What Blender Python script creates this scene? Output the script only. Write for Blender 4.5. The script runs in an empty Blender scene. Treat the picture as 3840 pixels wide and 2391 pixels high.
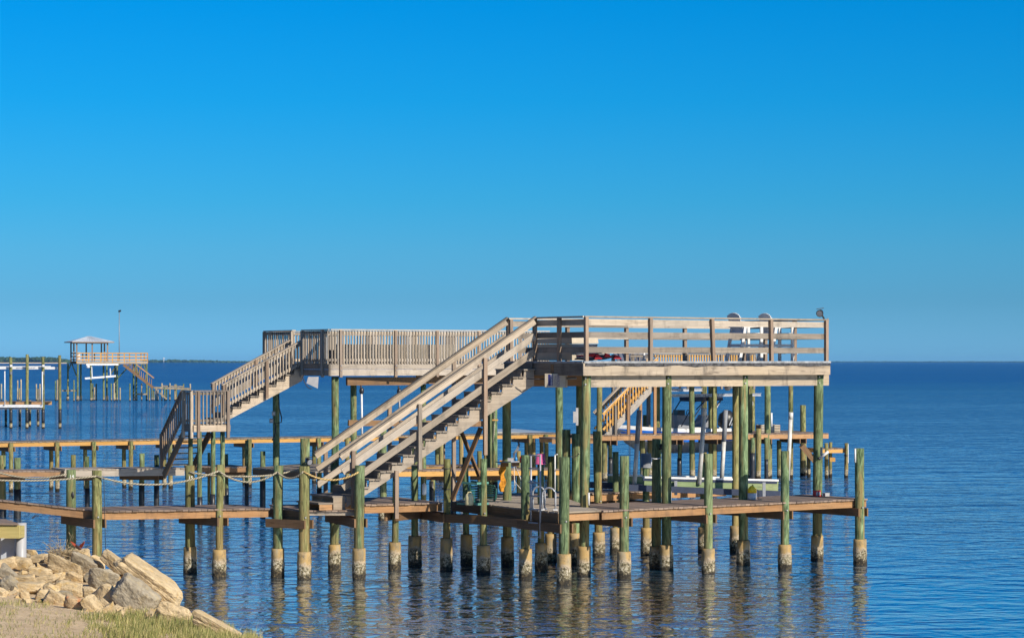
import bpy, math, random
from mathutils import Vector as V, Matrix, noise as NZ
R = random.Random(7); HAZE_D = 3.4e-5
SC = bpy.context.scene
COL = SC.collection
# ---- calibration: focal length in photo pixels, eye height, horizon row of the 3840 x 2391 photo
F, H, HY, CX = 8870.0, 5.3, 1354.0, 1920.0
def pd(x, y, d): return V(((x-CX)*d/F, d, H-(y-HY)*d/F))
def gp(x, y, z=0.0): return pd(x, y, F*(H-z)/(y-HY))
def zat(y, d): return H-(y-HY)*d/F
UP = V((0, 0, 1))
ORG = {}

# ------------------------------------------------------------------ mesh collector
class MB:
    def __init__(s): s.v = []; s.f = []; s.uv = []; s.sm = []
    def face(s, idx, uvs=None, smooth=False):
        s.f.append(tuple(idx)); s.uv.extend(uvs or [(0, 0)]*len(idx)); s.sm.append(smooth)
    def hexa(s, c, L, W, T, uo=None):
        """c: 8 corners (x- y- z-, x+ y- z-, x+ y+ z-, x- y+ z-, then the same at z+); L, W, T sizes for the grain map"""
        n = len(s.v); s.v.extend(c)
        a, b = (R.uniform(0, 50), R.uniform(0, 50)) if uo is None else uo
        X0, X1 = a, a+L
        for q, w, o in (((0, 3, 2, 1), W, 0), ((4, 5, 6, 7), W, .3), ((0, 1, 5, 4), T, .6), ((3, 7, 6, 2), T, .9)):
            p = []
            for k in q:
                lx = X1 if k in (1, 2, 5, 6) else X0
                hy = (k in (2, 3, 6, 7)) if q in ((0, 3, 2, 1), (4, 5, 6, 7)) else (k > 3)
                p.append((lx, b+o+(w if hy else 0)))
            s.face([n+k for k in q], p)
        for q in ((0, 4, 7, 3), (1, 2, 6, 5)):
            s.face([n+k for k in q], [(a, b), (a, b+.05), (a+.05, b+.05), (a+.05, b)])
    def bar(s, p0, p1, w, h, up=UP, e0=0, e1=0):
        d = (p1-p0); L = d.length; d = d/L
        p0 = p0-d*e0; p1 = p1+d*e1; L += e0+e1
        y = up.cross(d)
        if y.length < 1e-4: y = V((0, 1, 0)).cross(d)
        y.normalize(); z = d.cross(y)
        y = y*w/2; z = z*h/2
        s.hexa([p0-y-z, p1-y-z, p1+y-z, p0+y-z, p0-y+z, p1-y+z, p1+y+z, p0+y+z], L, w, h)
        return s
    def box(s, c, ex, ey, ez):
        s.hexa([c-ex-ey-ez, c+ex-ey-ez, c+ex+ey-ez, c-ex+ey-ez, c-ex-ey+ez, c+ex-ey+ez, c+ex+ey+ez, c-ex+ey+ez],
               2*ex.length, 2*ey.length, 2*ez.length)
        return s
    def loft(s, pts, radii, n=12, cap=True, jit=0.0, smooth=True, squash=None, up=None):
        m = len(pts); base = len(s.v); u = 0; a0, b0 = R.uniform(0, 60), R.uniform(0, 60)
        us = []
        for i in range(m):
            d = (pts[min(i+1, m-1)]-pts[max(i-1, 0)]).normalized()
            ref = up if up is not None else (V((0, 1, 0)) if abs(d.z) > .9 else UP)
            x = ref.cross(d).normalized(); y = d.cross(x)
            if i: u += (pts[i]-pts[i-1]).length
            us.append(u)
            sx, sy = (squash[i] if squash else (1, 1))
            for k in range(n):
                t = 2*math.pi*k/n; r = radii[i]*(1+jit*R.uniform(-1, 1))
                s.v.append(pts[i]+x*(r*sx*math.cos(t))+y*(r*sy*math.sin(t)))
        for i in range(m-1):
            for k in range(n):
                k2 = (k+1) % n
                c = 2*math.pi*max(radii[i], .004)/n
                s.face([base+i*n+k, base+i*n+k2, base+(i+1)*n+k2, base+(i+1)*n+k],
                       [(a0+us[i], b0+k*c), (a0+us[i], b0+(k+1)*c), (a0+us[i+1], b0+(k+1)*c), (a0+us[i+1], b0+k*c)], smooth)
        if cap:
            s.face([base+k for k in range(n)][::-1], [(a0, b0+.01*k) for k in range(n)])
            s.face([base+(m-1)*n+k for k in range(n)], [(a0, b0+.01*k) for k in range(n)])
        return s
    def cyl(s, p0, p1, r0, r1=None, n=12, rings=1, jit=0.0):
        r1 = r0 if r1 is None else r1
        return s.loft([p0.lerp(p1, i/rings) for i in range(rings+1)], [r0+(r1-r0)*i/rings for i in range(rings+1)], n, True, jit)
    def tube(s, pts, r, n=6): return s.loft(pts, [r]*len(pts), n)
    def prism(s, poly, ext):
        """flat polygon (list of points) pushed along ext"""
        n = len(s.v); m = len(poly); s.v.extend(poly); s.v.extend([p+ext for p in poly])
        a, b = R.uniform(0, 50), R.uniform(0, 50)
        d = (poly[1]-poly[0]).normalized()
        nn = ext.normalized(); e = nn.cross(d)
        uv = [(a+(p-poly[0]).dot(d), b+(p-poly[0]).dot(e)) for p in poly]
        s.face(list(range(n, n+m))[::-1], uv[::-1]); s.face(list(range(n+m, n+2*m)), uv)
        for i in range(m):
            j = (i+1) % m; L = (poly[j]-poly[i]).length
            s.face([n+i, n+j, n+m+j, n+m+i], [(a, b), (a+L, b), (a+L, b+ext.length), (a, b+ext.length)])
        return s
    def ball(s, c, rx, ry=None, rz=None, n=10, m=7, jit=0):
        ry = rx if ry is None else ry; rz = rx if rz is None else rz
        base = len(s.v)
        for i in range(m+1):
            ph = math.pi*i/m-math.pi/2
            for k in range(n):
                t = 2*math.pi*k/n; q = 1+jit*R.uniform(-1, 1)
                s.v.append(c+V((rx*q*math.cos(ph)*math.cos(t), ry*q*math.cos(ph)*math.sin(t), rz*q*math.sin(ph))))
        for i in range(m):
            for k in range(n):
                k2 = (k+1) % n
                s.face([base+i*n+k, base+i*n+k2, base+(i+1)*n+k2, base+(i+1)*n+k], [(k*.1, i*.1), (k*.1+.1, i*.1), (k*.1+.1, i*.1+.1), (k*.1, i*.1+.1)], True)
        return s
    def build(s, name, mat, parent=None):
        me = bpy.data.meshes.new(name)
        o0 = ORG.get(parent.name, V((0, 0, 0))) if parent is not None else s.v[0].copy()*0
        me.from_pydata([v-o0 for v in s.v], [], s.f)
        ul = me.uv_layers.new(name='UVMap')
        ul.data.foreach_set('uv', [c for t in s.uv for c in t])
        me.polygons.foreach_set('use_smooth', s.sm)
        me.materials.append(mat); me.update()
        o = bpy.data.objects.new(name, me); COL.objects.link(o)
        if parent is not None: o.parent = parent; ORG[o.name] = o0
        else: ORG[o.name] = V((0, 0, 0))
        return o
def tag(o, label=None, cat=None, group=None, kind=None):
    for k, v in (('label', label), ('category', cat), ('group', group), ('kind', kind)):
        if v: o[k] = v
    return o
def thing(name, label, cat, loc, group=None):
    o = bpy.data.objects.new(name, None); COL.objects.link(o); o.location = loc; o.empty_display_size = .2
    ORG[o.name] = V(loc)
    return tag(o, label, cat, group)
def one(name, mb, mat, label, cat, group=None):
    """a thing that is one mesh, its origin at its own base"""
    mn = min(v.z for v in mb.v); c = sum(mb.v, V())/len(mb.v); o0 = V((c.x, c.y, mn))
    mb.v = [v-o0 for v in mb.v]
    o = mb.build(name, mat); o.location = o0; ORG[o.name] = o0
    return tag(o, label, cat, group)
def dup(root, loc, rz, label, group=None):
    r = root.copy(); COL.objects.link(r); r.location = loc; r.rotation_euler.z = rz; r['label'] = label
    for ch in list(root.children):
        c = ch.copy(); COL.objects.link(c); c.parent = r
        for g in ch.children:
            d = g.copy(); COL.objects.link(d); d.parent = c
    return r
def text(body, size, origin, xdir, updir, mat, parent, name='lettering'):
    cu = bpy.data.curves.new(name, 'FONT'); cu.body = body; cu.size = size; cu.extrude = .001
    cu.align_x = 'CENTER'; cu.align_y = 'CENTER'; cu.materials.append(mat)
    o_ = bpy.data.objects.new(name, cu); COL.objects.link(o_); bpy.context.view_layer.update()
    me = bpy.data.meshes.new_from_object(o_.evaluated_get(bpy.context.evaluated_depsgraph_get()))
    me.materials.clear(); me.materials.append(mat); bpy.data.objects.remove(o_)
    o = bpy.data.objects.new(name, me); COL.objects.link(o)
    x = xdir.normalized(); y = updir.normalized(); z = x.cross(y)
    M = Matrix((x, y, z)).transposed().to_4x4(); M.translation = origin-ORG.get(parent.name, V())
    o.parent = parent; o.matrix_local = M
    return o

# ------------------------------------------------------------------ materials
class NT:
    def __init__(s, name):
        s.m = bpy.data.materials.new(name); s.m.use_nodes = True; s.t = s.m.node_tree; s.n = s.t.nodes; s.n.clear()
        s.out = s.n.new('ShaderNodeOutputMaterial'); s.b = s.n.new('ShaderNodeBsdfPrincipled')
        s.l(s.b.outputs[0], s.out.inputs['Surface'])
    def l(s, a, b): s.t.links.new(a, b)
    def new(s, t, **kw):
        n = s.n.new(t)
        for k, v in kw.items(): setattr(n, k, v)
        return n
    def tex(s, kind='uv'):
        if kind == 'uv': return s.new('ShaderNodeUVMap', uv_map='UVMap').outputs[0]
        if kind == 'pos': return s.new('ShaderNodeNewGeometry').outputs['Position']
        return s.new('ShaderNodeTexCoord').outputs['Object']
    def map(s, vec, sc, loc=None):
        n = s.new('ShaderNodeMapping'); s.l(vec, n.inputs[0]); n.inputs['Scale'].default_value = sc
        if loc is not None: s.l(loc, n.inputs['Location'])
        return n.outputs[0]
    def noise(s, vec, scale, detail=3, rough=.55, dist=0):
        n = s.new('ShaderNodeTexNoise'); s.l(vec, n.inputs['Vector'])
        n.inputs['Scale'].default_value = scale; n.inputs['Detail'].default_value = detail
        n.inputs['Roughness'].default_value = rough; n.inputs['Distortion'].default_value = dist
        return n.outputs['Fac']
    def voro(s, vec, scale, feat='F1'):
        n = s.new('ShaderNodeTexVoronoi', feature=feat); s.l(vec, n.inputs['Vector']); n.inputs['Scale'].default_value = scale
        return n.outputs['Distance']
    def ramp(s, fac, stops):
        n = s.new('ShaderNodeValToRGB'); s.l(fac, n.inputs[0]); e = n.color_ramp.elements
        while len(e) < len(stops): e.new(.5)
        for k, (p, c) in enumerate(stops):
            e[k].position = p; e[k].color = (c, c, c, 1) if isinstance(c, (int, float)) else (*c, 1)
        return n.outputs[0]
    def mix(s, fac, a, b, mode='MIX'):
        n = s.new('ShaderNodeMix', data_type='RGBA', blend_type=mode)
        if isinstance(fac, (int, float)): n.inputs[0].default_value = fac
        else: s.l(fac, n.inputs[0])
        for k, v in ((6, a), (7, b)):
            if isinstance(v, tuple): n.inputs[k].default_value = (*v, 1)
            else: s.l(v, n.inputs[k])
        return n.outputs[2]
    def math(s, op, a, b=None, c=None):
        n = s.new('ShaderNodeMath', operation=op)
        for k, v in enumerate((a, b, c)):
            if v is None: continue
            if isinstance(v, (int, float)): n.inputs[k].default_value = v
            else: s.l(v, n.inputs[k])
        return n.outputs[0]
    def rnd(s):
        a = s.new('ShaderNodeNewGeometry').outputs['Random Per Island']; b = s.new('ShaderNodeObjectInfo').outputs['Random']
        return s.math('FRACT', s.math('ADD', a, b))
    def bump(s, h, strength, dist=.01):
        n = s.new('ShaderNodeBump'); n.inputs['Strength'].default_value = strength; n.inputs['Distance'].default_value = dist
        s.l(h, n.inputs['Height']); s.l(n.outputs[0], s.b.inputs['Normal'])
    def col(s, c):
        if isinstance(c, tuple): s.b.inputs['Base Color'].default_value = (*c, 1)
        else: s.l(c, s.b.inputs['Base Color'])
        return s
    def set(s, **kw):
        for k, v in kw.items(): s.b.inputs[k.replace('_', ' ')].default_value = v
        return s.m
def wood(name, dark, light, tint, rough=.85, knots=.5, vary=.35, tintamt=.35, grey=.0, stain=0):
    n = NT(name); uv = n.tex('uv'); r = n.rnd()
    g = n.noise(n.map(uv, (1.3, 34, 1)), 1.0, 5, .6, .6)
    g2 = n.noise(n.map(uv, (.7, 5, 1)), 1.0, 3, .5, .8)
    c = n.ramp(n.math('ADD', n.math('MULTIPLY', g, .6), n.math('MULTIPLY', g2, .4)), [(.3, dark), (.66, light)])
    big = n.noise(n.tex('pos'), .9, 3)
    c = n.mix(n.math('MULTIPLY', n.ramp(big, [(.42, 0), (.68, 1)]), tintamt), c, tint)
    k = n.ramp(n.voro(n.map(uv, (1.1, 5.5, 1)), 1.0), [(.05, 1), (.14, 0)])
    c = n.mix(n.math('MULTIPLY', k, knots), c, tuple(x*.35 for x in dark))
    r2 = n.math('FRACT', n.math('MULTIPLY', r, 7.31)); gy = sum(light)/3*.86
    c = n.mix(n.math('MULTIPLY', r2, grey), c, (gy*1.05, gy*.98, gy*.88))
    if stain:
        sp = n.ramp(n.noise(n.map(n.tex('pos'), (3.2, 3.2, 1.1)), 1.0, 5, .65), [(.52, 0), (.70, stain)])
        c = n.mix(sp, c, (.07, .062, .055))
        c = n.mix(n.ramp(n.noise(n.map(uv, (.9, 9, 1)), 1.0, 4, .6, 1.0), [(.55, 0), (.72, stain)]), c, tuple(x*.45 for x in dark))
    c = n.mix(1.0, c, n.ramp(r, [(0, 1-vary), (1, 1.0)]), 'MULTIPLY')
    n.col(c); n.bump(g, .5, .006)
    return n.set(Roughness=rough, Specular_IOR_Level=.25)
M = {}
M['weathered'] = wood('weathered_wood', (.235, .185, .135), (.58, .475, .355), (.50, .38, .25), vary=.40, grey=.62, stain=.42)
M['greywood'] = wood('grey_wood', (.15, .125, .10), (.36, .30, .235), (.25, .20, .15), vary=.42, grey=.4, stain=.5)
M['deck'] = wood('deck_boards', (.16, .12, .10), (.36, .275, .215), (.36, .23, .14), vary=.45)
M['orange'] = wood('fresh_pine', (.30, .155, .062), (.52, .295, .135), (.42, .20, .08), vary=.38, stain=.4, grey=.12)
M['yellow'] = wood('yellow_pine', (.45, .23, .055), (.66, .37, .11), (.5, .3, .12), vary=.25)
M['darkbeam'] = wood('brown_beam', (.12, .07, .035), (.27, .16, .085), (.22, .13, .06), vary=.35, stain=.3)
M['brownpost'] = wood('brown_post', (.19, .13, .09), (.40, .29, .205), (.3, .2, .14), vary=.35, grey=.35, stain=.3)
M['fascia'] = wood('stained_fascia', (.27, .21, .15), (.50, .405, .295), (.46, .35, .19), vary=.14, grey=.3, stain=.8)
def pile_mat(name, dark, light, brown, vary=.35):
    n = NT(name); uv = n.tex('uv'); r = n.rnd()
    g = n.noise(n.map(uv, (1.6, 26, 1)), 1.0, 5, .65, .6)
    c = n.ramp(g, [(.30, dark), (.66, light)])
    m = n.noise(n.map(uv, (2.6, 7, 1)), 1.0, 4, .6, .8)
    c = n.mix(n.ramp(m, [(.34, .75), (.50, 0)]), c, tuple(x*.75 for x in dark))
    c = n.mix(n.ramp(m, [(.52, 0), (.66, .6)]), c, tuple(min(1, x*1.35+.03) for x in light))
    z = n.new('ShaderNodeSeparateXYZ'); n.l(n.tex('pos'), z.inputs[0])
    b = n.noise(n.map(uv, (.6, 4.5, 1)), 1.0, 4, .6, .5)
    lowz = n.math('MULTIPLY', n.ramp(n.math('MULTIPLY', z.outputs[2], .25), [(.22, 1), (.60, .25)]), .14)
    c = n.mix(n.ramp(n.math('ADD', b, lowz), [(.56, 0), (.70, .9)]), c, brown)
    crack = n.ramp(n.noise(n.map(uv, (.45, 9, 1)), 1.0, 2, .5, 1.5), [(.478, 0), (.5, 1), (.522, 0)])
    c = n.mix(n.math('MULTIPLY', crack, .8), c, tuple(x*.25 for x in dark))
    k = n.ramp(n.voro(n.map(uv, (1.5, 4.5, 1)), 1.0), [(.05, 1), (.11, 0)])
    c = n.mix(n.math('MULTIPLY', k, .6), c, (.05, .035, .02))
    r2 = n.math('FRACT', n.math('MULTIPLY', r, 7.31))
    c = n.mix(n.math('MULTIPLY', n.ramp(r2, [(.3, 0), (1, 1)]), .38), c, tuple((x+y)/2*.95 for x, y in zip(light, brown)))
    c = n.mix(1.0, c, n.ramp(r, [(0, 1-vary), (1, 1.0)]), 'MULTIPLY')
    # waterline crust on the timber itself: pale barnacles over dark weed
    zz = n.math('ADD', z.outputs[2], n.math('MULTIPLY', n.math('SUBTRACT', n.noise(n.tex('pos'), 9, 3), .5), .22))
    barn = n.ramp(n.noise(n.tex('pos'), 24, 3, .7), [(.38, (.06, .05, .03)), (.56, (.42, .35, .23))])
    cr = n.ramp(zz, [(.36, 1), (.42, 0)]); c = n.mix(cr, c, barn)
    c = n.mix(n.ramp(zz, [(.12, 1), (.18, 0)]), c, (.025, .02, .012))
    n.col(c); n.bump(n.math('SUBTRACT', g, crack), .8, .012)
    return n.set(Roughness=.88, Specular_IOR_Level=.2)
M['pile'] = pile_mat('green_treated_pile', (.048, .088, .042), (.215, .295, .145), (.255, .195, .08))
M['pileolive'] = pile_mat('olive_treated_pile', (.08, .095, .036), (.28, .29, .12), (.29, .20, .08))
M['paledpile'] = pile_mat('bleached_pile', (.26, .21, .14), (.52, .44, .30), (.4, .3, .18))
def sleeve_mat():
    n = NT('concrete_sleeve'); pos = n.tex('pos'); z = n.new('ShaderNodeSeparateXYZ'); n.l(pos, z.inputs[0])
    oi = n.new('ShaderNodeObjectInfo').outputs['Random']
    st = n.noise(n.map(pos, (3, 3, .8)), 1.6, 3)
    c = n.ramp(st, [(.3, (.29, .245, .16)), (.5, (.37, .24, .085)), (.68, (.19, .155, .095))])
    c = n.mix(n.ramp(n.noise(pos, 5, 5, .65), [(.54, 0), (.68, .8)]), c, (.12, .10, .065))
    zz = n.math('ADD', z.outputs[2], n.math('MULTIPLY', n.math('SUBTRACT', n.noise(pos, 5, 4, .65), .5), .42))
    zz = n.math('ADD', zz, n.math('MULTIPLY', n.math('SUBTRACT', oi, .5), .16))
    pale = n.mix(n.ramp(n.noise(pos, 40, 2), [(.4, 0), (.6, .5)]), (.40, .32, .22), (.24, .19, .12))
    c = n.mix(n.ramp(zz, [(.40, 1), (.48, 0)]), c, pale)
    sp = n.noise(pos, 17, 4, .75)
    barn = n.ramp(sp, [(.40, (.035, .028, .014)), (.50, (.20, .165, .085)), (.60, (.50, .45, .34))])
    c = n.mix(n.ramp(zz, [(.34, 1), (.40, 0)]), c, barn)
    c = n.mix(n.ramp(zz, [(.10, 1), (.19, 0)]), c, n.ramp(sp, [(.5, (.02, .016, .009)), (.66, (.16, .12, .06))]))
    n.col(c)
    h = n.math('MULTIPLY', sp, n.ramp(zz, [(.34, 1), (.42, .08)]))
    n.bump(h, 1.0, .05)
    return n.set(Roughness=.8)
M['sleeve'] = sleeve_mat()
def plain(name, c, rough=.5, metal=0, var=.12, scale=6, bump=0):
    n = NT(name); f = n.noise(n.tex('pos'), scale, 4)
    n.col(n.ramp(f, [(.3, tuple(x*(1-var*2) for x in c)), (.7, tuple(min(1, x*(1+var)) for x in c))]))
    if bump: n.bump(f, bump, .02)
    return n.set(Roughness=rough, Metallic=metal)
M['wrap'] = plain('black_plastic_wrap', (.022, .023, .026), .42, var=.3, scale=9)
M['black'] = plain('black_plastic', (.018, .018, .02), .4)
M['white'] = plain('white_plastic', (.62, .615, .60), .45, var=.07)
M['greyplastic'] = plain('grey_plastic', (.20, .21, .23), .5)
M['alu'] = plain('aluminium', (.36, .37, .39), .45, .4, var=.1)
M['galv'] = plain('galvanised_steel', (.25, .25, .25), .55, .4)
def rope_mat(name, c):
    n = NT(name); uv = n.new('ShaderNodeSeparateXYZ'); n.l(n.tex('uv'), uv.inputs[0])
    s_ = n.math('FRACT', n.math('ADD', n.math('MULTIPLY', uv.outputs[0], 13), n.math('MULTIPLY', uv.outputs[1], 16.5)))
    st_ = n.math('ABSOLUTE', n.math('SUBTRACT', s_, .5)); k = n.noise(n.tex('pos'), 9, 3)
    q = n.mix(n.ramp(st_, [(.15, 0), (.42, 1)]), tuple(x*1.15 for x in c), tuple(x*.35 for x in c)); q = n.mix(n.ramp(k, [(.5, 0), (.7, .5)]), q, tuple(x*.6 for x in c))
    n.col(q); n.bump(st_, -.8, .02); return n.set(Roughness=.9)
M['rope'] = rope_mat('manila_rope', (.37, .325, .23)); M['pvc'] = plain('dull_white_pvc', (.50, .49, .455), .5, var=.1); M['ropegold'] = rope_mat('golden_rope', (.52, .36, .14))
M['cord'] = plain('dark_cord', (.03, .03, .035), .7)
M['hose'] = plain('pale_hose', (.55, .50, .43), .6)
M['beige'] = plain('beige_resin', (.43, .37, .28), .55, var=.06)
M['beigedark'] = plain('grey_resin', (.36, .35, .35), .55, var=.06)
M['pink'] = plain('pink_plastic', (.62, .11, .26), .4, var=.06)
M['teal'] = plain('faded_green_plastic', (.015, .085, .07), .45, var=.2)
M['tealpale'] = plain('sun_faded_green_plastic', (.09, .24, .20), .5, var=.12)
M['cream'] = plain('cream_plastic', (.62, .54, .30), .5, var=.06)
M['yel'] = plain('yellow_plastic', (.85, .60, .01), .4, var=.05)
M['red'] = plain('red_plastic', (.52, .02, .02), .4, var=.08)
M['redcloth'] = plain('red_cloth', (.42, .02, .03), .9, var=.2)
M['orangecloth'] = plain('orange_cloth', (.62, .26, .02), .9, var=.25, scale=20)
M['blue'] = plain('blue_plastic', (.01, .22, .55), .4)
M['navy'] = plain('navy_print', (.015, .02, .14), .5)
M['hullblue'] = plain('blue_gelcoat', (.01, .14, .60), .22, var=.05)
M['hulltan'] = plain('tan_gelcoat', (.42, .40, .33), .3, var=.06)
M['canvas'] = plain('navy_canvas', (.02, .03, .06), .85)
M['bunk'] = wood('green_treated_plank', (.13, .19, .09), (.27, .34, .175), (.30, .27, .13), vary=.15, stain=.5)
M['membrane'] = plain('grey_membrane', (.27, .28, .29), .75, var=.25)
M['tar'] = plain('ragged_tar_flashing', (.055, .055, .06), .85, var=.6, scale=14)
M['roof'] = plain('metal_roof', (.44, .49, .55), .5, 0, var=.05, scale=1)
M['captan'] = wood('seawall_cap', (.30, .26, .09), (.52, .44, .18), (.50, .33, .12), vary=.1)
M['twig'] = plain('dry_twig', (.42, .32, .18), .9, var=.35, scale=14)
M['vinyl'] = plain('white_vinyl', (.40, .43, .48), .4, var=.05)
M['pvcgrey'] = plain('light_grey_vinyl', (.36, .36, .365), .45, var=.05)
M['birdred'] = plain('red_plumage', (.30, .045, .012), .8, var=.3, scale=30)
M['birddark'] = plain('brown_plumage', (.085, .04, .03), .85, var=.3, scale=30)
def rock_mat(name, a, b, c3):
    n = NT(name); o = n.tex('obj'); oi = n.new('ShaderNodeObjectInfo').outputs['Random']
    off = n.new('ShaderNodeCombineXYZ'); n.l(n.math('MULTIPLY', oi, 37), off.inputs[0])
    p = n.map(o, (1, 1, 1), off.outputs[0])
    f = n.noise(p, 3.2, 6, .65); c = n.ramp(f, [(.3, a), (.68, b)])
    c = n.mix(n.ramp(n.noise(p, 5.5, 4), [(.54, 0), (.68, .8)]), c, c3)
    g = n.noise(p, 24, 4, .75); c = n.mix(n.ramp(g, [(.58, 0), (.70, .55)]), c, (.13, .10, .06)); c = n.mix(n.ramp(n.noise(p, 9, 3), [(.60, 0), (.68, .4)]), c, (.18, .14, .09))
    c = n.mix(1.0, c, n.ramp(oi, [(0, .78), (1, 1.0)]), 'MULTIPLY')
    n.col(c); n.bump(n.math('ADD', n.math('MULTIPLY', f, 1.2), n.math('MULTIPLY', g, .35)), .7, .06)
    return n.set(Roughness=.92, Specular_IOR_Level=.15)
M['rocktan'] = rock_mat('tan_limestone', (.42, .315, .18), (.70, .55, .34), (.60, .41, .17))
M['rockgrey'] = rock_mat('grey_concrete_rubble', (.24, .205, .15), (.43, .37, .27), (.40, .32, .19))
M['rockred'] = rock_mat('brick_faced_rubble', (.45, .34, .20), (.55, .40, .24), (.46, .17, .07))
def grass_mat():
    n = NT('dune_grass'); r = n.rnd()
    n.col(n.ramp(r, [(0, (.10, .13, .03)), (.45, (.22, .22, .06)), (.75, (.38, .33, .12)), (1, (.46, .38, .18))]))
    return n.set(Roughness=.8)
M['grass'] = grass_mat()
def sand_mat():
    n = NT('shell_sand'); p = n.tex('pos')
    f = n.noise(p, 1.7, 5, .6); c = n.ramp(f, [(.3, (.54, .39, .225)), (.7, (.76, .58, .36))])
    c = n.mix(n.ramp(n.noise(p, 16, 5, .75), [(.52, 0), (.66, .7)]), c, (.20, .145, .085))
    c = n.mix(n.ramp(n.noise(p, 30, 3, .7), [(.60, 0), (.68, .8)]), c, (.72, .67, .58))
    n.col(c); n.bump(n.noise(p, 22, 5, .7), .8, .04); return n.set(Roughness=.95, Specular_IOR_Level=.1)
M['sand'] = sand_mat()
def tree_mat():
    n = NT('pine_foliage'); f = n.noise(n.tex('pos'), .12, 4); r = n.rnd()
    c = n.ramp(f, [(.3, (.018, .04, .014)), (.7, (.06, .10, .032))]); c = n.mix(1.0, c, n.ramp(r, [(0, .5), (1, 1.0)]), 'MULTIPLY')
    n.col(c); return n.set(Roughness=.9, Specular_IOR_Level=.1)
M['tree'] = tree_mat()
# ------------------------------------------------------------------ camera, sun, sky
cam = bpy.data.objects.new('camera', bpy.data.cameras.new('camera')); COL.objects.link(cam); SC.camera = cam
cam.location = (0, 0, H); cam.rotation_euler = (math.pi/2, 0, 0)
cam.data.sensor_width = 36; cam.data.lens = 36*F/3840; cam.data.shift_y = (HY-2391/2)/3840
cam.data.clip_start = .5; cam.data.clip_end = 200000
SUN_EL = math.radians(28); tosun = V((.68, -.73, 0)).normalized()
sdir = V((tosun.x*math.cos(SUN_EL), tosun.y*math.cos(SUN_EL), math.sin(SUN_EL)))
sl = bpy.data.lights.new('sun', 'SUN'); sl.energy = 5.0; sl.angle = math.radians(.5); sl.color = (1, .91, .77)
so = bpy.data.objects.new('sun', sl); COL.objects.link(so); so.rotation_euler = (-sdir).to_track_quat('-Z', 'Y').to_euler()
w = bpy.data.worlds.new('World'); SC.world = w; w.use_nodes = True; t = w.node_tree; t.nodes.clear()
wo = t.nodes.new('ShaderNodeOutputWorld'); bg = t.nodes.new('ShaderNodeBackground'); sky = t.nodes.new('ShaderNodeTexSky')
sky.sky_type = 'NISHITA'; sky.sun_disc = False; sky.sun_elevation = SUN_EL; sky.sun_rotation = math.atan2(tosun.x, tosun.y)
sky.air_density = 1.0; sky.dust_density = 0.3; sky.ozone_density = 3.0; sky.altitude = 0
# the clear deep-blue air of the day: the physical sky with its saturation raised towards the zenith
tc = t.nodes.new('ShaderNodeTexCoord'); sx = t.nodes.new('ShaderNodeSeparateXYZ'); rp = t.nodes.new('ShaderNodeValToRGB')
t.links.new(tc.outputs['Generated'], sx.inputs[0]); t.links.new(sx.outputs[2], rp.inputs[0])
SKYST = [(0.0, (.205, .57, 1.25)), (.0075, (.19, .545, 1.19)), (.025, (.138, .436, .893)), (.046, (.115, .451, .846)), (.067, (.072, .462, .836)), (.109, (.020, .472, .870)), (.1505, (.002, .472, .896)), (.3, (.01, .38, .85)), (.6, (.32, .53, .80)), (1.0, (.48, .62, .80))]
e = rp.color_ramp.elements
while len(e) < len(SKYST): e.new(.5)
for k, (p, c) in enumerate(SKYST): e[k].position = p; e[k].color = (*c, 1)
mx = t.nodes.new('ShaderNodeMix'); mx.data_type = 'RGBA'; mx.blend_type = 'MULTIPLY'; mx.inputs[0].default_value = 1
t.links.new(sky.outputs[0], mx.inputs[6]); t.links.new(rp.outputs[0], mx.inputs[7]); t.links.new(mx.outputs[2], bg.inputs[0])
bg.inputs[1].default_value = .10; t.links.new(bg.outputs[0], wo.inputs[0])
SC.view_settings.view_transform = 'Standard'; SC.view_settings.look = 'None'; SC.view_settings.exposure = .35; SC.view_settings.gamma = 1
SC.cycles.sample_clamp_direct = 6.0; SC.cycles.sample_clamp_indirect = 6.0; SC.cycles.max_bounces = 6; SC.cycles.diffuse_bounces = 3; SC.cycles.glossy_bounces = 3; SC.cycles.use_denoising = True
try: SC.cycles.denoiser = 'OPENIMAGEDENOISE'
except Exception: pass

# ------------------------------------------------------------------ water
n = NT('bay_water'); pos = n.tex('pos'); xyz = n.new('ShaderNodeSeparateXYZ'); n.l(pos, xyz.inputs[0])
def wave(sx_, sy_, sc, det, dist=0.0): return n.noise(n.map(pos, (sx_, sy_, 1)), sc, det, .55, dist)
h1 = wave(.75, 1.0, .95, 2, .5); h2 = wave(.8, 1.0, 2.2, 3, .4); h3 = wave(.8, 1.0, 6.0, 2); h0 = wave(.35, 1, .09, 2)
dist = xyz.outputs[1]
def rng(lo, hi, a, b, smooth=True, src=None):
    m = n.new('ShaderNodeMapRange', interpolation_type='SMOOTHSTEP' if smooth else 'LINEAR'); n.l(dist if src is None else src, m.inputs[0])
    for k, q in zip((1, 2, 3, 4), (lo, hi, a, b)): m.inputs[k].default_value = q
    return m.outputs[0]
gust = n.math('MULTIPLY', n.ramp(wave(.10, 1.0, .02, 4), [(.36, .45), (.64, 1.5)]), n.mix(rng(62, 120, 1.0, 0.0), n.ramp(wave(.45, 1.0, .30, 3), [(.34, .45), (.62, 1.5)]), (1.0, 1.0, 1.0)))
hs = n.math('ADD', n.math('ADD', n.math('MULTIPLY', h1, .24), n.math('MULTIPLY', h2, .085)), n.math('ADD', n.math('MULTIPLY', h3, .022), n.math('MULTIPLY', h0, .25)))
hs = n.math('ADD', hs, n.math('MULTIPLY', wave(.65, 1.0, .40, 3, .5), rng(62, 120, .04, .34)))
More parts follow.
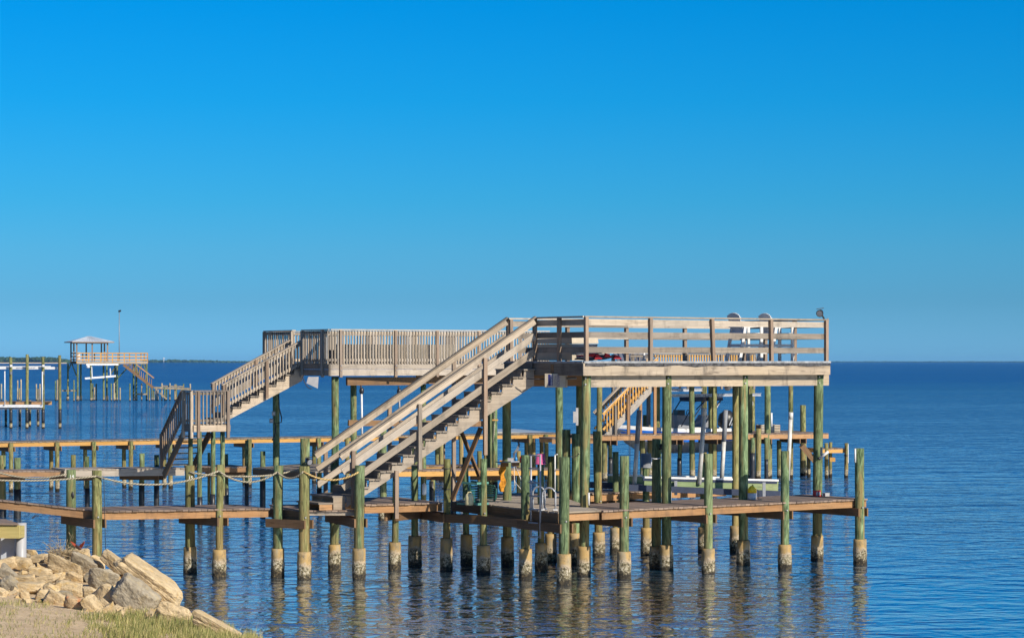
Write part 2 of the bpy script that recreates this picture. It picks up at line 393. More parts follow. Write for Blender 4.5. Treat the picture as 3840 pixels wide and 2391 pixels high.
hs = n.math('MULTIPLY', n.math('MULTIPLY', hs, gust), n.math('ADD', rng(46, 85, .42, 1.25), rng(85, 300, 0, 2.3)))
n.bump(hs, 1.0, 1.0); nrm = n.b.inputs['Normal'].links[0].from_socket
shallow = n.math('MULTIPLY', n.math('MULTIPLY', rng(49, 63, 1.0, 0), n.ramp(n.noise(n.map(pos, (.5, 1, 1)), .45, 3), [(.35, .55), (.6, 1)])), rng(5.5, 9.5, 1.0, 0.0, True, xyz.outputs[0]))
weed = n.noise(n.map(pos, (.8, .5, 1)), 5.0, 4, .65)
bed = n.ramp(weed, [(.40, (.020, .020, .006)), (.52, (.050, .040, .010)), (.60, (.10, .065, .016)), (.68, (.30, .16, .06))])
patch = n.noise(n.map(pos, (.2, 1, 1)), .012, 4)
deepc = n.mix(patch, (.006, .082, .215), (.010, .118, .30))
farc = n.mix(patch, (.001, .065, .22), (.002, .085, .27))
dc = n.mix(rng(400, 680, 0, 1), n.mix(rng(56, 130, 0, 1), n.mix(patch, (.006, .038, .075), (.008, .055, .115)), deepc), farc)
df = n.new('ShaderNodeBsdfDiffuse'); n.l(n.mix(shallow, dc, bed), df.inputs[0])
gl_ = n.new('ShaderNodeBsdfGlossy'); gl_.inputs['Roughness'].default_value = .02; gl_.inputs[0].default_value = (.97, .98, 1, 1); n.l(nrm, gl_.inputs['Normal'])
fr = n.new('ShaderNodeFresnel'); fr.inputs[0].default_value = 1.45; n.l(nrm, fr.inputs['Normal'])
ms = n.new('ShaderNodeMixShader'); n.l(n.math('MULTIPLY', n.math('POWER', fr.outputs[0], rng(60, 140, .46, .54)), rng(70, 600, 1.0, .48)), ms.inputs[0]); n.l(df.outputs[0], ms.inputs[1]); n.l(gl_.outputs[0], ms.inputs[2]); n.l(ms.outputs[0], n.out.inputs['Surface'])
wm = n.m
mb = MB(); mb.v = [V((-60000, -100, 0)), V((60000, -100, 0)), V((60000, 90000, 0)), V((-60000, 90000, 0))]; mb.face((0, 1, 2, 3))
water = mb.build('water', wm); tag(water, 'calm blue bay water with small ripples', 'water', kind='structure')

# ------------------------------------------------------------------ shore bank (sand)
SHORE = [(-60, 66), (-16, 59.5), (-12.2, 58.3), (-10.0, 56.2), (-8.3, 52.6), (-6.9, 49.2), (-5.6, 46.8), (-4.6, 44.6), (-2, 41.5), (3, 39), (12, 35), (40, 20)]
def shore_dist(x, y):
    best = 1e9; sgn = 1
    for (x0, y0), (x1, y1) in zip(SHORE[:-1], SHORE[1:]):
        dx, dy = x1-x0, y1-y0; L2 = dx*dx+dy*dy
        tt = max(0, min(1, ((x-x0)*dx+(y-y0)*dy)/L2)); px, py = x0+tt*dx, y0+tt*dy
        q = math.hypot(x-px, y-py)
        if q < best-1e-9: best = q; sgn = -1 if dx*(y-y0)-dy*(x-x0) > 0 else 1
    return best*sgn
def mound(x, y):
    if not 42 < y < 58: return -9
    x3 = (CX+F*x/y)/.3952
    back = 55.3 if x3 < 800 else 55.3-(x3-800)*10.3/860
    if x3 > 1720: return -9
    yp = 2330-(y-44.2)*265/11.0; z = H-(yp-HY)*y/F-.17
    if y > back-.5: z -= (y-back+.5)*1.3
    if y < 45.2: z -= (45.2-y)*.2
    if x3 > 1500: z -= (x3-1500)*.004
    return z
def ground(x, y):
    return max(mound(x, y), ground0(x, y))
def ground0(x, y):
    s = shore_dist(x, y)
    if s <= 0: return max(-1.2, .25*s)
    z = .62*(1-math.exp(-s/2.6))+.012*s
    if s > 10: z += .085*(s-10)
    return z+.05*NZ.noise(V((x*.5, y*.5, 0)))*min(1, s)+.02*NZ.noise(V((x*2, y*2, 3)))*min(1, s)
def on_ground(xp, yp):
    d = 45.0
    for _ in range(12):
        x = (xp-CX)*d/F; d = F*(H-ground(x, d))/(yp-HY); d = max(20, min(70, d))
    return pd(xp, yp, d)
mb = MB(); xs = [-40+.0*i for i in range(0)]
xs = [-45+2.5*i for i in range(11)]+[-18+.3*i for i in range(1, 61)]+[2*i for i in range(1, 18)]
ys = [-30+3*i for i in range(21)]+[33.5+.3*i for i in range(96)]
for y in ys:
    for x in xs: mb.v.append(V((x, y, ground(x, y))))
nx = len(xs)
for j in range(len(ys)-1):
    for i in range(nx-1): mb.face((j*nx+i, j*nx+i+1, (j+1)*nx+i+1, (j+1)*nx+i), None, True)
sand = mb.build('sandy_ground', M['sand']); tag(sand, 'sandy shell-strewn shore bank', 'ground', kind='structure')
# grass on the bank
mb = MB()
def blade(p, h, lean, w):
    a = R.uniform(0, 6.28); dx = V((math.cos(a), math.sin(a), 0)); s_ = V((-dx.y, dx.x, 0))*w; s_ = V((abs(s_.x)+w*.6, s_.y, 0))*.6
    b = len(mb.v); mb.v.extend([p-s_, p+s_, p+dx*lean*.35+UP*h*.6+s_*.6, p+dx*lean*.35+UP*h*.6-s_*.6, p+dx*lean+UP*h])
    mb.face((b, b+1, b+2, b+3)); mb.face((b+3, b+2, b+4))
def r3(x, y): return (.3952*x, 1930+.3952*y)
cnt = 0
for _ in range(110000):
    x = R.uniform(-200, 2500); y = R.uniform(770, 1520)
    g = 0
    wx = x+160*NZ.noise(V((x*.004, y*.012, 7))); k1 = max(0, min(1, (wx-560)/760))
    g = k1*max(0, min(1, (y-(915+max(0, (x-1400))*.16))/70))*(.55 if x < 1250 and y > 1040 else 1)
    g2 = .34*max(0, min(1, (y-800)/50))*max(0, min(1, (900-y)/60))*max(0, min(1, (560-x)/120)); g = max(g, g2, .07 if y > 900 else 0)
    q = NZ.noise(V((x*.006, y*.015, 1)))
    if y > 1250: g *= max(0, (1520-y)/270)
    if R.random() > g*max(0.02, min(1, .55+1.3*q)): continue
    p = on_ground(*r3(x, y))
    if p.z < .06: continue
    tall = .10+.12*max(0, min(1, (wx-700)/600))*max(0, min(1, (y-900)/120))
    if R.random() < .02: tall *= 1.7
    blade(p-UP*.01, tall*R.uniform(.4, 1.15), R.uniform(.02, .10), .0065); cnt += 1
    if cnt > 34000: break
g = mb.build('dune_grass', M['grass']); tag(g, 'green and straw-coloured grass tufts on the sandy bank', 'grass', kind='stuff')

# ------------------------------------------------------------------ rocks
def rock(name, x, y, hw, hh, ang, mat, label, seed, dz=0.0, deep=.8, slab=False, group='rubble boulders heaped on the shore'):
    """x, y, hw, hh: where the photo shows it (shore zoom units); ang: clockwise tilt in the picture"""
    rr = random.Random(seed); xp, yp = r3(x, y); d = 55.2-(yp-2065)*(55.2-44.2)/(2330-2065)
    c = pd(xp, yp, d+dz); k = .3952*(d+dz)/F; a_, c_ = hw*k*1.10, hh*k*1.14; b_ = deep*math.sqrt(a_*c_)
    planes = []
    cube = [V((1, 0, 0)), V((-1, 0, 0)), V((0, 1, 0)), V((0, -1, 0)), V((0, 0, 1)), V((0, 0, -1))]
    for p in cube: planes.append(((p+V((rr.uniform(-.22, .22), rr.uniform(-.22, .22), rr.uniform(-.22, .22)))).normalized(), rr.uniform(.86, 1.0)))
    for _ in range(6 if slab else 11):
        p = V((rr.gauss(0, 1), rr.gauss(0, 1), rr.gauss(0, 1))).normalized(); planes.append((p, rr.uniform(1.0, 1.25) if slab else rr.uniform(.84, 1.08)))
    import bmesh
    bm = bmesh.new(); bmesh.ops.create_icosphere(bm, subdivisions=5 if hw > 120 else 4, radius=1)
    ca, sa = math.cos(math.radians(-ang)), math.sin(math.radians(-ang)); o3 = V((rr.uniform(0, 90), rr.uniform(0, 90), seed))
    for v in bm.verts:
        n_ = v.co.normalized(); q = 0
        for p, h_ in planes:
            t_ = n_.dot(p)
            if t_ > .02: q += (t_/h_)**26
        r_ = q**(-1/26)
        r_ *= 1+.07*NZ.noise(n_*2.6+o3)+.035*NZ.noise(n_*7+o3)-.03*abs(NZ.noise(n_*11+o3))+.02*NZ.noise(n_*22+o3)+.009*NZ.noise(n_*50+o3)
        l = V((n_.x*r_*a_, n_.y*r_*b_, n_.z*r_*c_))
        v.co = V((l.x*ca-l.z*sa, l.y-.35*l.z, l.x*sa+l.z*ca))
    me = bpy.data.meshes.new(name); bm.to_mesh(me); bm.free()
    me.materials.append(M[mat]); o = bpy.data.objects.new(name, me); COL.objects.link(o); o.location = c
    return tag(o, label, 'rock', group)
ROCKS = [
 (1412, 628, 330, 92, 37, 'rocktan', 'largest tan concrete slab tilted down toward the water, longest in the heap', 1),
 (1120, 490, 190, 62, 43, 'rocktan', 'narrow leaning slab propped against the largest tan slab, beside the rope-tied pile', 1),
 (975, 622, 132, 108, 8, 'rockgrey', 'rounded grey boulder in the middle of the heap below the leaning slab', 0),
 (1265, 790, 205, 140, 42, 'rockgrey', 'biggest grey boulder, broad and pitted, under the largest tan slab', 1),
 (1010, 765, 112, 100, 42, 'rocktan', 'yellowish tilted block with rust stain, between the rounded grey and biggest grey boulders', 0),
 (888, 872, 70, 118, -28, 'rocktan', 'upright tan wedge rock standing in the sand right of the reddish rubble', 0),
 (722, 862, 112, 84, 12, 'rockred', 'reddish orange-faced chunk of rubble at the front of the heap', 0),
 (615, 505, 150, 84, 22, 'rocktan', 'broad flat tan slab high in the heap with twigs lying on it', 1),
 (795, 478, 130, 82, 24, 'rockgrey', 'pale grey slab behind the rounded boulder below the dry twigs', 1),
 (765, 382, 86, 46, -4, 'rocktan', 'squared tan block topmost beside the red bird', 1),
 (1640, 945, 172, 108, 18, 'rocktan', 'low tan boulder in the grass nearest the water, below the largest slab', 0),
 (2055, 1068, 235, 62, 27, 'rocktan', 'pale pointed slab alone at the water edge, lowest right of all the rocks', 1),
 (655, 698, 122, 68, 6, 'rocktan', 'smooth tan stone lying above the reddish chunk', 0),
 (492, 708, 82, 42, 22, 'rocktan', 'small brown tilted stone left of the smooth tan stone', 0),
 (278, 690, 132, 46, 2, 'rocktan', 'long yellowish flat stone in the left front row', 1),
 (468, 605, 140, 40, -13, 'rocktan', 'long thin slab tilted up to the right, in the left half of the heap', 1),
 (242, 608, 100, 34, -3, 'rocktan', 'flat yellow stone directly on top of the long yellowish stone', 1),
 (535, 805, 104, 66, 32, 'rocktan', 'brown sloping slab left of the reddish chunk', 1),
 (402, 765, 60, 56, 15, 'rocktan', 'roundish pale stone in the sand left of the brown sloping slab', 0),
 (232, 768, 42, 42, 0, 'rocktan', 'small knobbly stone below the long yellowish flat stone', 0),
 (852, 742, 72, 52, 10, 'rocktan', 'small stone wedged between smooth tan stone and yellowish tilted block', 0),
 (962, 850, 56, 60, 40, 'rocktan', 'orange-brown stone tucked under the yellowish tilted block', 0),
 (1040, 912, 52, 60, -20, 'rocktan', 'small rusty stone at the foot of the biggest grey boulder', 0),
 (1112, 615, 44, 46, 0, 'rocktan', 'small round tan stone between the two grey boulders', 0),
 (198, 462, 104, 52, 10, 'rocktan', 'jagged tan rock with flaking top, by the grey post', 0),
 (45, 470, 112, 58, -12, 'rocktan', 'pale sandy rock at the left edge under the seawall', 0),
 (75, 560, 92, 56, 38, 'rockgrey', 'grey slanting slab at the left edge of the heap', 1),
 (95, 690, 104, 82, 34, 'rockgrey', 'large pale boulder at the left edge above the grass', 0),
 (-10, 745, 90, 62, 25, 'rocktan', 'whitish boulder cut by the left edge of the picture', 0),
 (398, 540, 96, 42, 6, 'rocktan', 'yellow-tan stone left of the broad flat slab', 0),
 (305, 362, 54, 34, 5, 'rocktan', 'small light stone on the ridge just right of the grey post', 0),
 (212, 395, 62, 46, 25, 'rockgrey', 'grey-tan stone leaning on the grey post', 0),
 (925, 452, 72, 52, 28, 'rocktan', 'tan stone at the foot of the nearest rope-tied pile', 0),
 (525, 432, 92, 48, 8, 'rocktan', 'tan stone under the dry twigs', 0),
 (705, 590, 92, 46, 20, 'rocktan', 'shaded tan stone under the broad flat slab', 0),
 (395, 412, 100, 42, -6, 'rocktan', 'wide sandy stone on the ridge left of the dry twigs', 0),
 (860, 592, 62, 50, -30, 'rockgrey', 'dark stone hidden left of the rounded grey boulder', 0),
 (620, 770, 70, 46, 0, 'rockgrey', 'shadowed stone behind the reddish chunk', 0),
 (1300, 700, 120, 70, 38, 'rockgrey', 'dark stone in the shade beneath the largest tan slab', 0),
]
for k, (x, y, hw, hh, a_, mt, lab, sl_) in enumerate(ROCKS):
    dz = .35 if k in (0, 38) else (.5 if k in (34, 36, 37) else 0)
    rock('boulder' if hw > 95 else 'stone', x, y, hw, hh, a_, mt, lab, 100+k, dz, slab=bool(sl_))
# loose pebbles and rubble between the boulders
import bmesh
mb = MB()
for _ in range(230):
    x = R.uniform(0, 1500); y = R.uniform(430, 940)
    if y < 420+max(0, x-860)*.62 or y > 800+x*.14: continue
    xp, yp = r3(x, y); d = 55.2-(yp-2065)*11.0/265+.25; c = pd(xp, yp, d); c.z = min(c.z, ground(c.x, c.y)+.03)
    s_ = R.uniform(.02, .07)*(1.0 if R.random() < .8 else 1.5); ax_ = V((R.gauss(0, 1), R.gauss(0, 1), R.gauss(0, .6))).normalized(); b_ = ax_.orthogonal().normalized(); e_ = ax_.cross(b_)
    p8 = [c+ax_*s_*1.5*sx_*R.uniform(.6, 1.1)+b_*s_*sy_*R.uniform(.6, 1.1)+e_*s_*.7*sz_*R.uniform(.6, 1.1) for sx_, sy_, sz_ in ((-1, -1, -1), (1, -1, -1), (1, 1, -1), (-1, 1, -1), (-1, -1, 1), (1, -1, 1), (1, 1, 1), (-1, 1, 1))]
    mb.hexa(p8, s_, s_, s_)
o = mb.build('rubble', M['rocktan']); tag(o, 'small rubble and pebbles filling gaps between the boulders', 'rubble', kind='stuff')

# ------------------------------------------------------------------ sea air between here and the far shore
n = NT('sea_haze'); n.n.remove(n.b); pv_ = n.new('ShaderNodeVolumePrincipled'); pv_.inputs['Color'].default_value = (.25, .60, 1.0, 1); pv_.inputs['Density'].default_value = HAZE_D
pv_.inputs['Anisotropy'].default_value = .0; n.l(pv_.outputs[0], n.out.inputs['Volume'])
mb = MB(); mb.box(V((0, 7300, 14.5)), V((20000, 0, 0)), V((0, 7700, 0)), V((0, 0, 16.8))); hz = mb.build('haze', n.m); tag(hz, 'thin sea haze', kind='stuff')
# ------------------------------------------------------------------ building blocks for the docks
def pile(par, x, yb, yt, w, xt=None, sl=None, slw=50, mat='pile', d=None, wrap=None, name='piling', lean=0):
    """photo column x, row yb where it meets the water (or depth d), row yt of its top, width w in photo pixels"""
    d = F*H/(yb-HY) if d is None else d
    X = (x-CX)*d/F; zt = zat(yt, d); r = w*d/F/2; Xt = X+R.uniform(-4, 4)*d/F*min(1, w/30) if xt is None else (xt-CX)*d/F
    p1 = V((Xt, d, zt)); s_ = (p1-V((X, d, 0)))/zt
    pts = []; rr = []; m = 9
    for i in range(m+1):
        z = -1.0+(zt+1.0)*i/m
        q = V((X, d, 0))+s_*z; pts.append(V((q.x+R.uniform(-.004, .004), q.y, z))); rr.append(r*(1.03-.06*i/m)*R.uniform(.985, 1.015))
    mb = MB(); mb.loft(pts, rr, 16, True, .012)
    o = mb.build(name, M[mat], par)
    if sl:
        R2 = slw*d/F/2; zs = zat(sl, d); k = 15; pts = []; rr = []
        for i in range(k+1):
            z = -.8+(zs+.8)*i/k; q = V((X, d, 0))+s_*z*.5
            pts.append(V((q.x, d, z))); rr.append(R2*(1.0 if z > .40 else 1.04)*(.97 if i == k else 1))
        q2 = MB(); q2.loft(pts, rr, 22, True, 0)
        for v in q2.v:
            if v.z < .38:
                f = 1+.07*NZ.noise(v*9)+.05*NZ.noise(v*24); v.x = X+(v.x-X)*f; v.y = d+(v.y-d)*f
        q2.build('concrete_sleeve', M['sleeve'], o)
    if wrap:
        z0, z1 = wrap; q3 = MB(); q3.cyl(V((X, d, z0)), V((X, d, z1))+s_*0, r*1.10, r*1.08, 14, 4, .01); q3.build('plastic_wrap', M['wrap'], o)
    return o, V((X, d, 0)), zt
def boards(par, p0, p1, p2, p3, name='deck', mat='deck', bw=.14, gap=.012, th=.038, over=.0, rag=.012):
    """deck boards laid from edge p0-p1 across to edge p3-p2"""
    mb = MB(); L = (p1-p0).length; k = max(1, round(L/(bw+gap)))
    for i in range(k):
        t0, t1 = (i+.5*gap/(bw+gap))/k, (i+1-.5*gap/(bw+gap))/k
        a, b, c, d = p0.lerp(p1, t0), p0.lerp(p1, t1), p3.lerp(p2, t1), p3.lerp(p2, t0)
        e = (d-a).normalized(); f = R.uniform(-rag, rag); a = a+e*f; b = b+e*f; dz = UP*R.uniform(-.004, .004)
        W = (b-a).length; Lb = (d-a).length; dn = UP*-th
        a, b, c, d = a+dz, b+dz, c+dz, d+dz
        # grain runs from front edge to back edge
        mb.hexa([b+dn, c+dn, d+dn, a+dn, b, c, d, a], Lb, W, th)
    return mb.build(name, M[mat], par)
def B(par, name, mat, p0, p1, w, h, up=UP, e0=0, e1=0):
    return MB().bar(p0, p1, w, h, up, e0, e1).build(name, M[mat], par)
def pair_beam(par, a, b, z, h=.21, e0=.1, e1=.25, r=.15, mat='darkbeam'):
    """two planks clamped either side of a pair of piles"""
    d = (b-a); d.z = 0; d.normalize(); s_ = UP.cross(d)
    for q in (-1, 1):
        B(par, 'cross_beam', mat, V((a.x, a.y, z))+s_*q*r, V((b.x, b.y, z))+s_*q*r, .042, h, UP, e0, e1)
def picket_rail(par, p0, p1, h=1.07, mat='greywood', posts=(), step=.108, drop=.0, capw=.14, postmat=None, endposts=True, pk=.038, pmat=None):
    """cap, two rails, balusters and posts from p0 to p1 (floor level points; may slope)"""
    d = p1-p0; fl = V((d.x, d.y, 0)); L = fl.length; dn = d.normalized(); s_ = UP.cross(dn).normalized()
    B(par, 'cap_rail', mat, p0+UP*h, p1+UP*h, capw, .036)
    B(par, 'rail', mat, p0+UP*(h-.085)+s_*.0, p1+UP*(h-.085), .04, .09)
    B(par, 'rail', mat, p0+UP*.11, p1+UP*.11, .04, .09)
    mb = MB(); k = max(2, round(L/step))
    for i in range(k):
        q = p0+d*((i+.5)/k)-s_*.042
        mb.bar(q+UP*(-.02-drop), q+UP*(h-.03), pk, pk, fl.normalized())
    mb.build('balusters', M[pmat or mat], par)
    for t_ in posts:
        q = p0+d*t_-s_*.05
        B(par, 'rail_post', postmat or mat, q+UP*(-.45-drop), q+UP*(h-.02), .09, .09, fl.normalized())
def beam_face(par, name, mat, p0, p1, ztop, h, th=.04, off=0.0):
    d = (p1-p0); d.z = 0; s_ = UP.cross(d.normalized())
    return B(par, name, mat, V((p0.x, p0.y, ztop-h/2))-s_*off, V((p1.x, p1.y, ztop-h/2))-s_*off, th, h)
def ln(d, k): return V((d.x*k, d.y*k, 0))
def sag(a, b, s_, n=14): return [a.lerp(b, i/n)-UP*(s_*4*(i/n)*(1-i/n)) for i in range(n+1)]
# ================================================================== near dock: lower walkway
u = V((.823, .568, 0)); v = V((-.568, .823, 0))
dock = thing('wooden_dock', 'nearest low plank dock, orange side boards, green piles standing in concrete sleeves', 'dock', (0, 60, 0))
P = {}
def A(k, *a, **kw): P[k] = pile(dock, *a, **kw)
A('1', 365, 2166, 1763, 37.6, sl=2084, slw=52, mat='pileolive')
A('1b', 267, 2147, 1760, 37, sl=2070, slw=50)
A('2', 822, 2161, 1741, 28, xt=824.6, sl=2059, slw=51, mat='pileolive')
A('2b', 713, 2149, 1744, 37, xt=712, sl=2048.5, slw=49, mat='pileolive')
A('3b', 1041.5, 2162, 1744, 37, xt=1044, sl=2055, slw=49)
A('3', 1140, 2169, 1746.6, 40, sl=2067, slw=51, mat='pileolive')
A('3c', 1143.5, 2131, 1643, 37, sl=2035, slw=48)
A('4', 1346, 2168, 1744, 38, sl=2054, slw=50)
A('4b', 1254, 2143, 1711, 33, sl=2040, slw=47)
A('5', 1480, 2135, 1783, 25, xt=1485, sl=2032, slw=47)
A('6', 1556, 2122, 1745, 26, sl=2008, slw=50)
A('7', 1673.6, 2137, 1720, 27.8, sl=2015.6, slw=46, mat='pileolive')
A('7b', 1749.8, 2115, 1713, 24, xt=1745, sl=2002, slw=45)
A('8', 1812.7, 2146.5, 1719, 26, sl=2043, slw=51)
A('9', 1971, 2168, 1705, 33, sl=2056.6, slw=49)
A('9b', 2029.5, 2141, 1741, 25, sl=2034, slw=46)
A('10', 2065, 2104, 1709.5, 26, xt=2067, sl=1999.7, slw=44, mat='pileolive')
A('11', 2115, 2189, 1713, 39.7, sl=2075, slw=53)
A('12', 2155, 2110, 1625, 32, xt=2160, sl=1997, slw=45)
A('12c', 2127, 2108, 1610, 32, sl=1996, slw=44)
A('14', 2246, 2084, 1616, 30, xt=2238, sl=1994, slw=46, mat='pileolive')
A('15', 2309, 2072, 1693, 23, sl=1977, slw=43)
A('16', 2340, 2167.5, 1708.6, 36, sl=2066, slw=52)
A('17', 2424, 2078.6, 1706, 26, sl=1977, slw=42)
A('18', 2461, 2131, 1644.6, 36, xt=2463, sl=2046.7, slw=51)
A('20', 2656, 2149, 1700, 33, sl=2055, slw=49)
A('20b', 2637, 2066, 1740, 24, sl=1975, slw=40)
A('23', 2943, 2131, 1690, 32, sl=2040, slw=50)
A('25', 3225, 2116, 1680, 36, xt=3223, sl=2020, slw=50)
def pp(k): return P[k][1]
def at(p, z): return V((p[0], p[1], z))
# left ramp and left walkway
wv = V((-.95, 1.45, 0))
def stretch(q0, q1, back, bw=.14, over=.085, st=.185, mat='deck', beam='orange', back2=None, s0=0, s1=0):
    b2 = back if back2 is None else back2
    d = (q1-q0).normalized(); o = -back.normalized()*over
    boards(dock, q0+o, q1+o, q1+b2, q0+back, mat=mat, bw=bw)
    for k, q in ((0, V((0, 0, 0))), (.5, back*.5), (1, back*.95)):
        B(dock, 'stringer', beam, q0+q-UP*(.04+st/2), q1+q-UP*(.04+st/2), .042, st, UP, -s0, -s1)
E0, E1, E2 = V((-17, 58.6, 2.36)), at((-10.14, 58.12), 1.63), at((-5.99, 58.3), 1.69)
stretch(E0, E1, wv); stretch(E1, E2, wv)
stretch(at((-5.2, 58.0), 1.655), at((-3.84, 57.98), 1.655), V((-1.0, 2.3, 0)), st=.09, beam='weathered')
B(dock, 'cross_beam', 'darkbeam', V((-6.35, 59.3, 1.53)), V((-5.15, 57.75, 1.53)), .05, .21)
for a_, b_, z in (('1b', '1', 1.335), ('2b', '2', 1.36), ('3b', '3', 1.33), ('4b', '4', 1.36)): pair_beam(dock, pp(a_), pp(b_), z, e0=.25, e1=.16)
stretch(V((-3.72, 59.55, 1.70)), V((-1.80, 60.55, 1.70)), V((-1.3, 2.5, 0)))
pair_beam(dock, pp('6'), pp('5'), 1.36); pair_beam(dock, V((-2.6, 62.1, 0)), pp('7'), 1.33, e1=.2)
# angled platform
G0, G1 = at((-1.55, 61.35), 1.69), at((1.10, 56.62), 1.69)
G2, G3 = G1+u*1.3, at((1.15, 64.3), 1.69)
boards(dock, G0, G1, G2, G3, mat='weathered')
beam_face(dock, 'edge_board', 'darkbeam', G0, G1, 1.655, .23, .045)
pair_beam(dock, pp('7'), pp('8'), 1.33, e1=.2, r=.14); pair_beam(dock, pp('8'), pp('9'), 1.34, e1=.2, r=.15); pair_beam(dock, pp('9'), pp('11'), 1.33, e1=.12, r=.17)
beam_face(dock, 'edge_board', 'orange', at((-.52, 59.6), 0), at((.35, 58.2), 0), 1.40, .22, .045, -.12)
# right-hand walkway
W1 = at((9.27, 62.0), 1.71)
stretch(G2+v*.0, W1, v*2.25)
B(dock, 'stringer', 'orange', G1+v*.1-UP*.135, G2+v*.1-UP*.135, .042, .185)
for a_, b_ in (('20', None), ('16', None), ('23', None), ('25', None)):
    pair_beam(dock, pp(a_)+v*2.6, pp(a_), 1.37, e0=.1, e1=.13)
B(dock, 'end_board', 'brownpost', W1-UP*.135, W1+v*2.2-UP*.135, .045, .19)
# rear catwalk
C0 = V((-.15, 63.2, 1.69)); C1 = C0+u*7.6
stretch(C0, C1, v*1.3)
for k in ('10', '14', '15', '17'): pair_beam(dock, pp(k)+v*1.3, pp(k)-v*.1, 1.36, e0=.1, e1=.1)
for q in (V((-14.4, 58.45, 0)), V((-15.2, 59.75, 0)), V((-17.2, 58.5, 0))): pile(dock, CX+q.x/q.y*F, 0, HY+F*(H-3.0)/q.y, 37, d=q.y, sl=HY+F*(H-.62)/q.y, slw=50)
# numbers painted on two piles, bolts
M['paint'] = plain('white_paint', (.75, .75, .72), .6)
for k, s_, y in (('1b', '14', 1785), ('2b', '15', 1790)):
    o, b0, _ = P[k]; r = 37*b0.y/F/2
    text(s_, .12, V((b0.x+r*.25, b0.y-r*1.0, zat(y, b0.y))), V((1, .2, 0)), UP, M['paint'], o, 'number')
for k in ('1', '2', '3', '8', '11', '16', '20', '23', '25', '14'):
    o, b0, _ = P[k]; w_ = {'1': 37.6, '2': 28, '3': 40, '8': 26, '11': 39.7, '16': 36, '20': 33, '23': 32, '25': 36, '14': 30}[k]*b0.y/F/2
    q = V((b0.x+w_*.35, b0.y-w_*.96, 1.5)); MB().cyl(q, q+V((.01, -.03, 0)), .02, .02, 10).build('bolt', M['galv'], o)
# dark rot hole low on the numbered shore pile
o, b0, _ = P['1b']; mb = MB(); mb.ball(V((b0.x+.055, b0.y-.108, zat(1856, 59.2))), .042, .02, .085, 10, 7, .15); mb.build('rot_hole', M['black'], o)

# ================================================================== tall open deck on the right
tdeck = thing('elevated_deck', 'tall weathered deck with open horizontal-board railing, the one carrying the white chairs', 'deck', (4, 62, 0))
CL = V((1.776, 58.33, 5.3)); CR = V((8.43, 62.88, 5.3)); ud = (CR-CL).normalized(); vd = V((-ud.y, ud.x, 0)); DW = 3.45; LD = (CR-CL).length
CLb, CRb = CL+vd*DW, CR+vd*DW
T = {}
for k, a_ in (('13', (2189.5, 2156, 1403, 35, 2200, 2046.7, 51)), ('19', (2499, 2136, 1403, 36, 2501, 2042, 51)), ('22', (2787.5, 2117.5, 1401, 35, 2788, 2024, 50)),
              ('24', (3064, 2099.5, 1400, 36, 3070, 2006, 46)), ('8b', (1903, 2117, 1398, 33, 1899, 2011.6, 48))):
    T[k] = pile(tdeck, a_[0], a_[1], a_[2], a_[3], xt=a_[4], sl=a_[5], slw=a_[6], name='tall_piling')
T['21'] = pile(tdeck, 2757, 2067.5, 1440, 25, xt=2759, sl=1970, slw=41, name='tall_piling', mat='pileolive')
q = CL+ud*2.3+vd*(DW-.1); T['x'] = pile(tdeck, CX+q.x/q.y*F, 0, HY+F*.35/q.y, 29, d=q.y, name='tall_piling', sl=HY+F*4.65/q.y, slw=44)
boards(tdeck, CL, CR, CRb, CLb, name='floor', mat='greywood')
MB().bar(CL-vd*.03-UP*.02, CR-vd*.03-UP*.02, .05, .05, UP, .03, .02).build('edge_strip', M['membrane'], tdeck)
MB().bar(CL-ud*.035-UP*.02, CLb-ud*.035-UP*.02, .05, .05).build('edge_strip', M['membrane'], tdeck)
# ragged flashing below the strip: a wavy lower edge
mb = MB(); k = 60; top = []; low = []
for i in range(k+1):
    q = CL.lerp(CR, i/k)-vd*.052; top.append(q-UP*.045); low.append(q-UP*(.095+.045*(.5+NZ.noise(V((i*.21, 4, 0))))+.012*R.random()))
mb.prism(top+low[::-1], vd*.012); mb.build('flashing', M['tar'], tdeck)
half = CL.lerp(CR, .56)
for a_, b_ in ((CL-ud*.05, half), (half, CR)): beam_face(tdeck, 'fascia', 'fascia', a_, b_, 5.255, .31, .045, .018)
beam_face(tdeck, 'fascia', 'greywood', CLb, CL, 5.255, .31, .045, .02)
beam_face(tdeck, 'fascia', 'greywood', CR, CRb, 5.255, .31, .045, .02)
beam_face(tdeck, 'fascia', 'greywood', CRb, CLb, 5.255, .31, .045, .02)
for a_, b_ in (('13', '19'), ('19', '22'), ('22', '24')):
    pa, pb = T[a_][1], T[b_][1]; e = .12
    beam_face(tdeck, 'girder', 'fascia', pa, pb+ud*(.35 if b_ == '24' else 0), 4.955, .30, .05, .055)
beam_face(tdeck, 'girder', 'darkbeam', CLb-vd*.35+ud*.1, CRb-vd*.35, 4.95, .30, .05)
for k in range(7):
    q = CL+ud*(.5+k*1.17); B(tdeck, 'joist', 'darkbeam', q+vd*.1-UP*.14, q+vd*(DW-.1)-UP*.14, .045, .19)
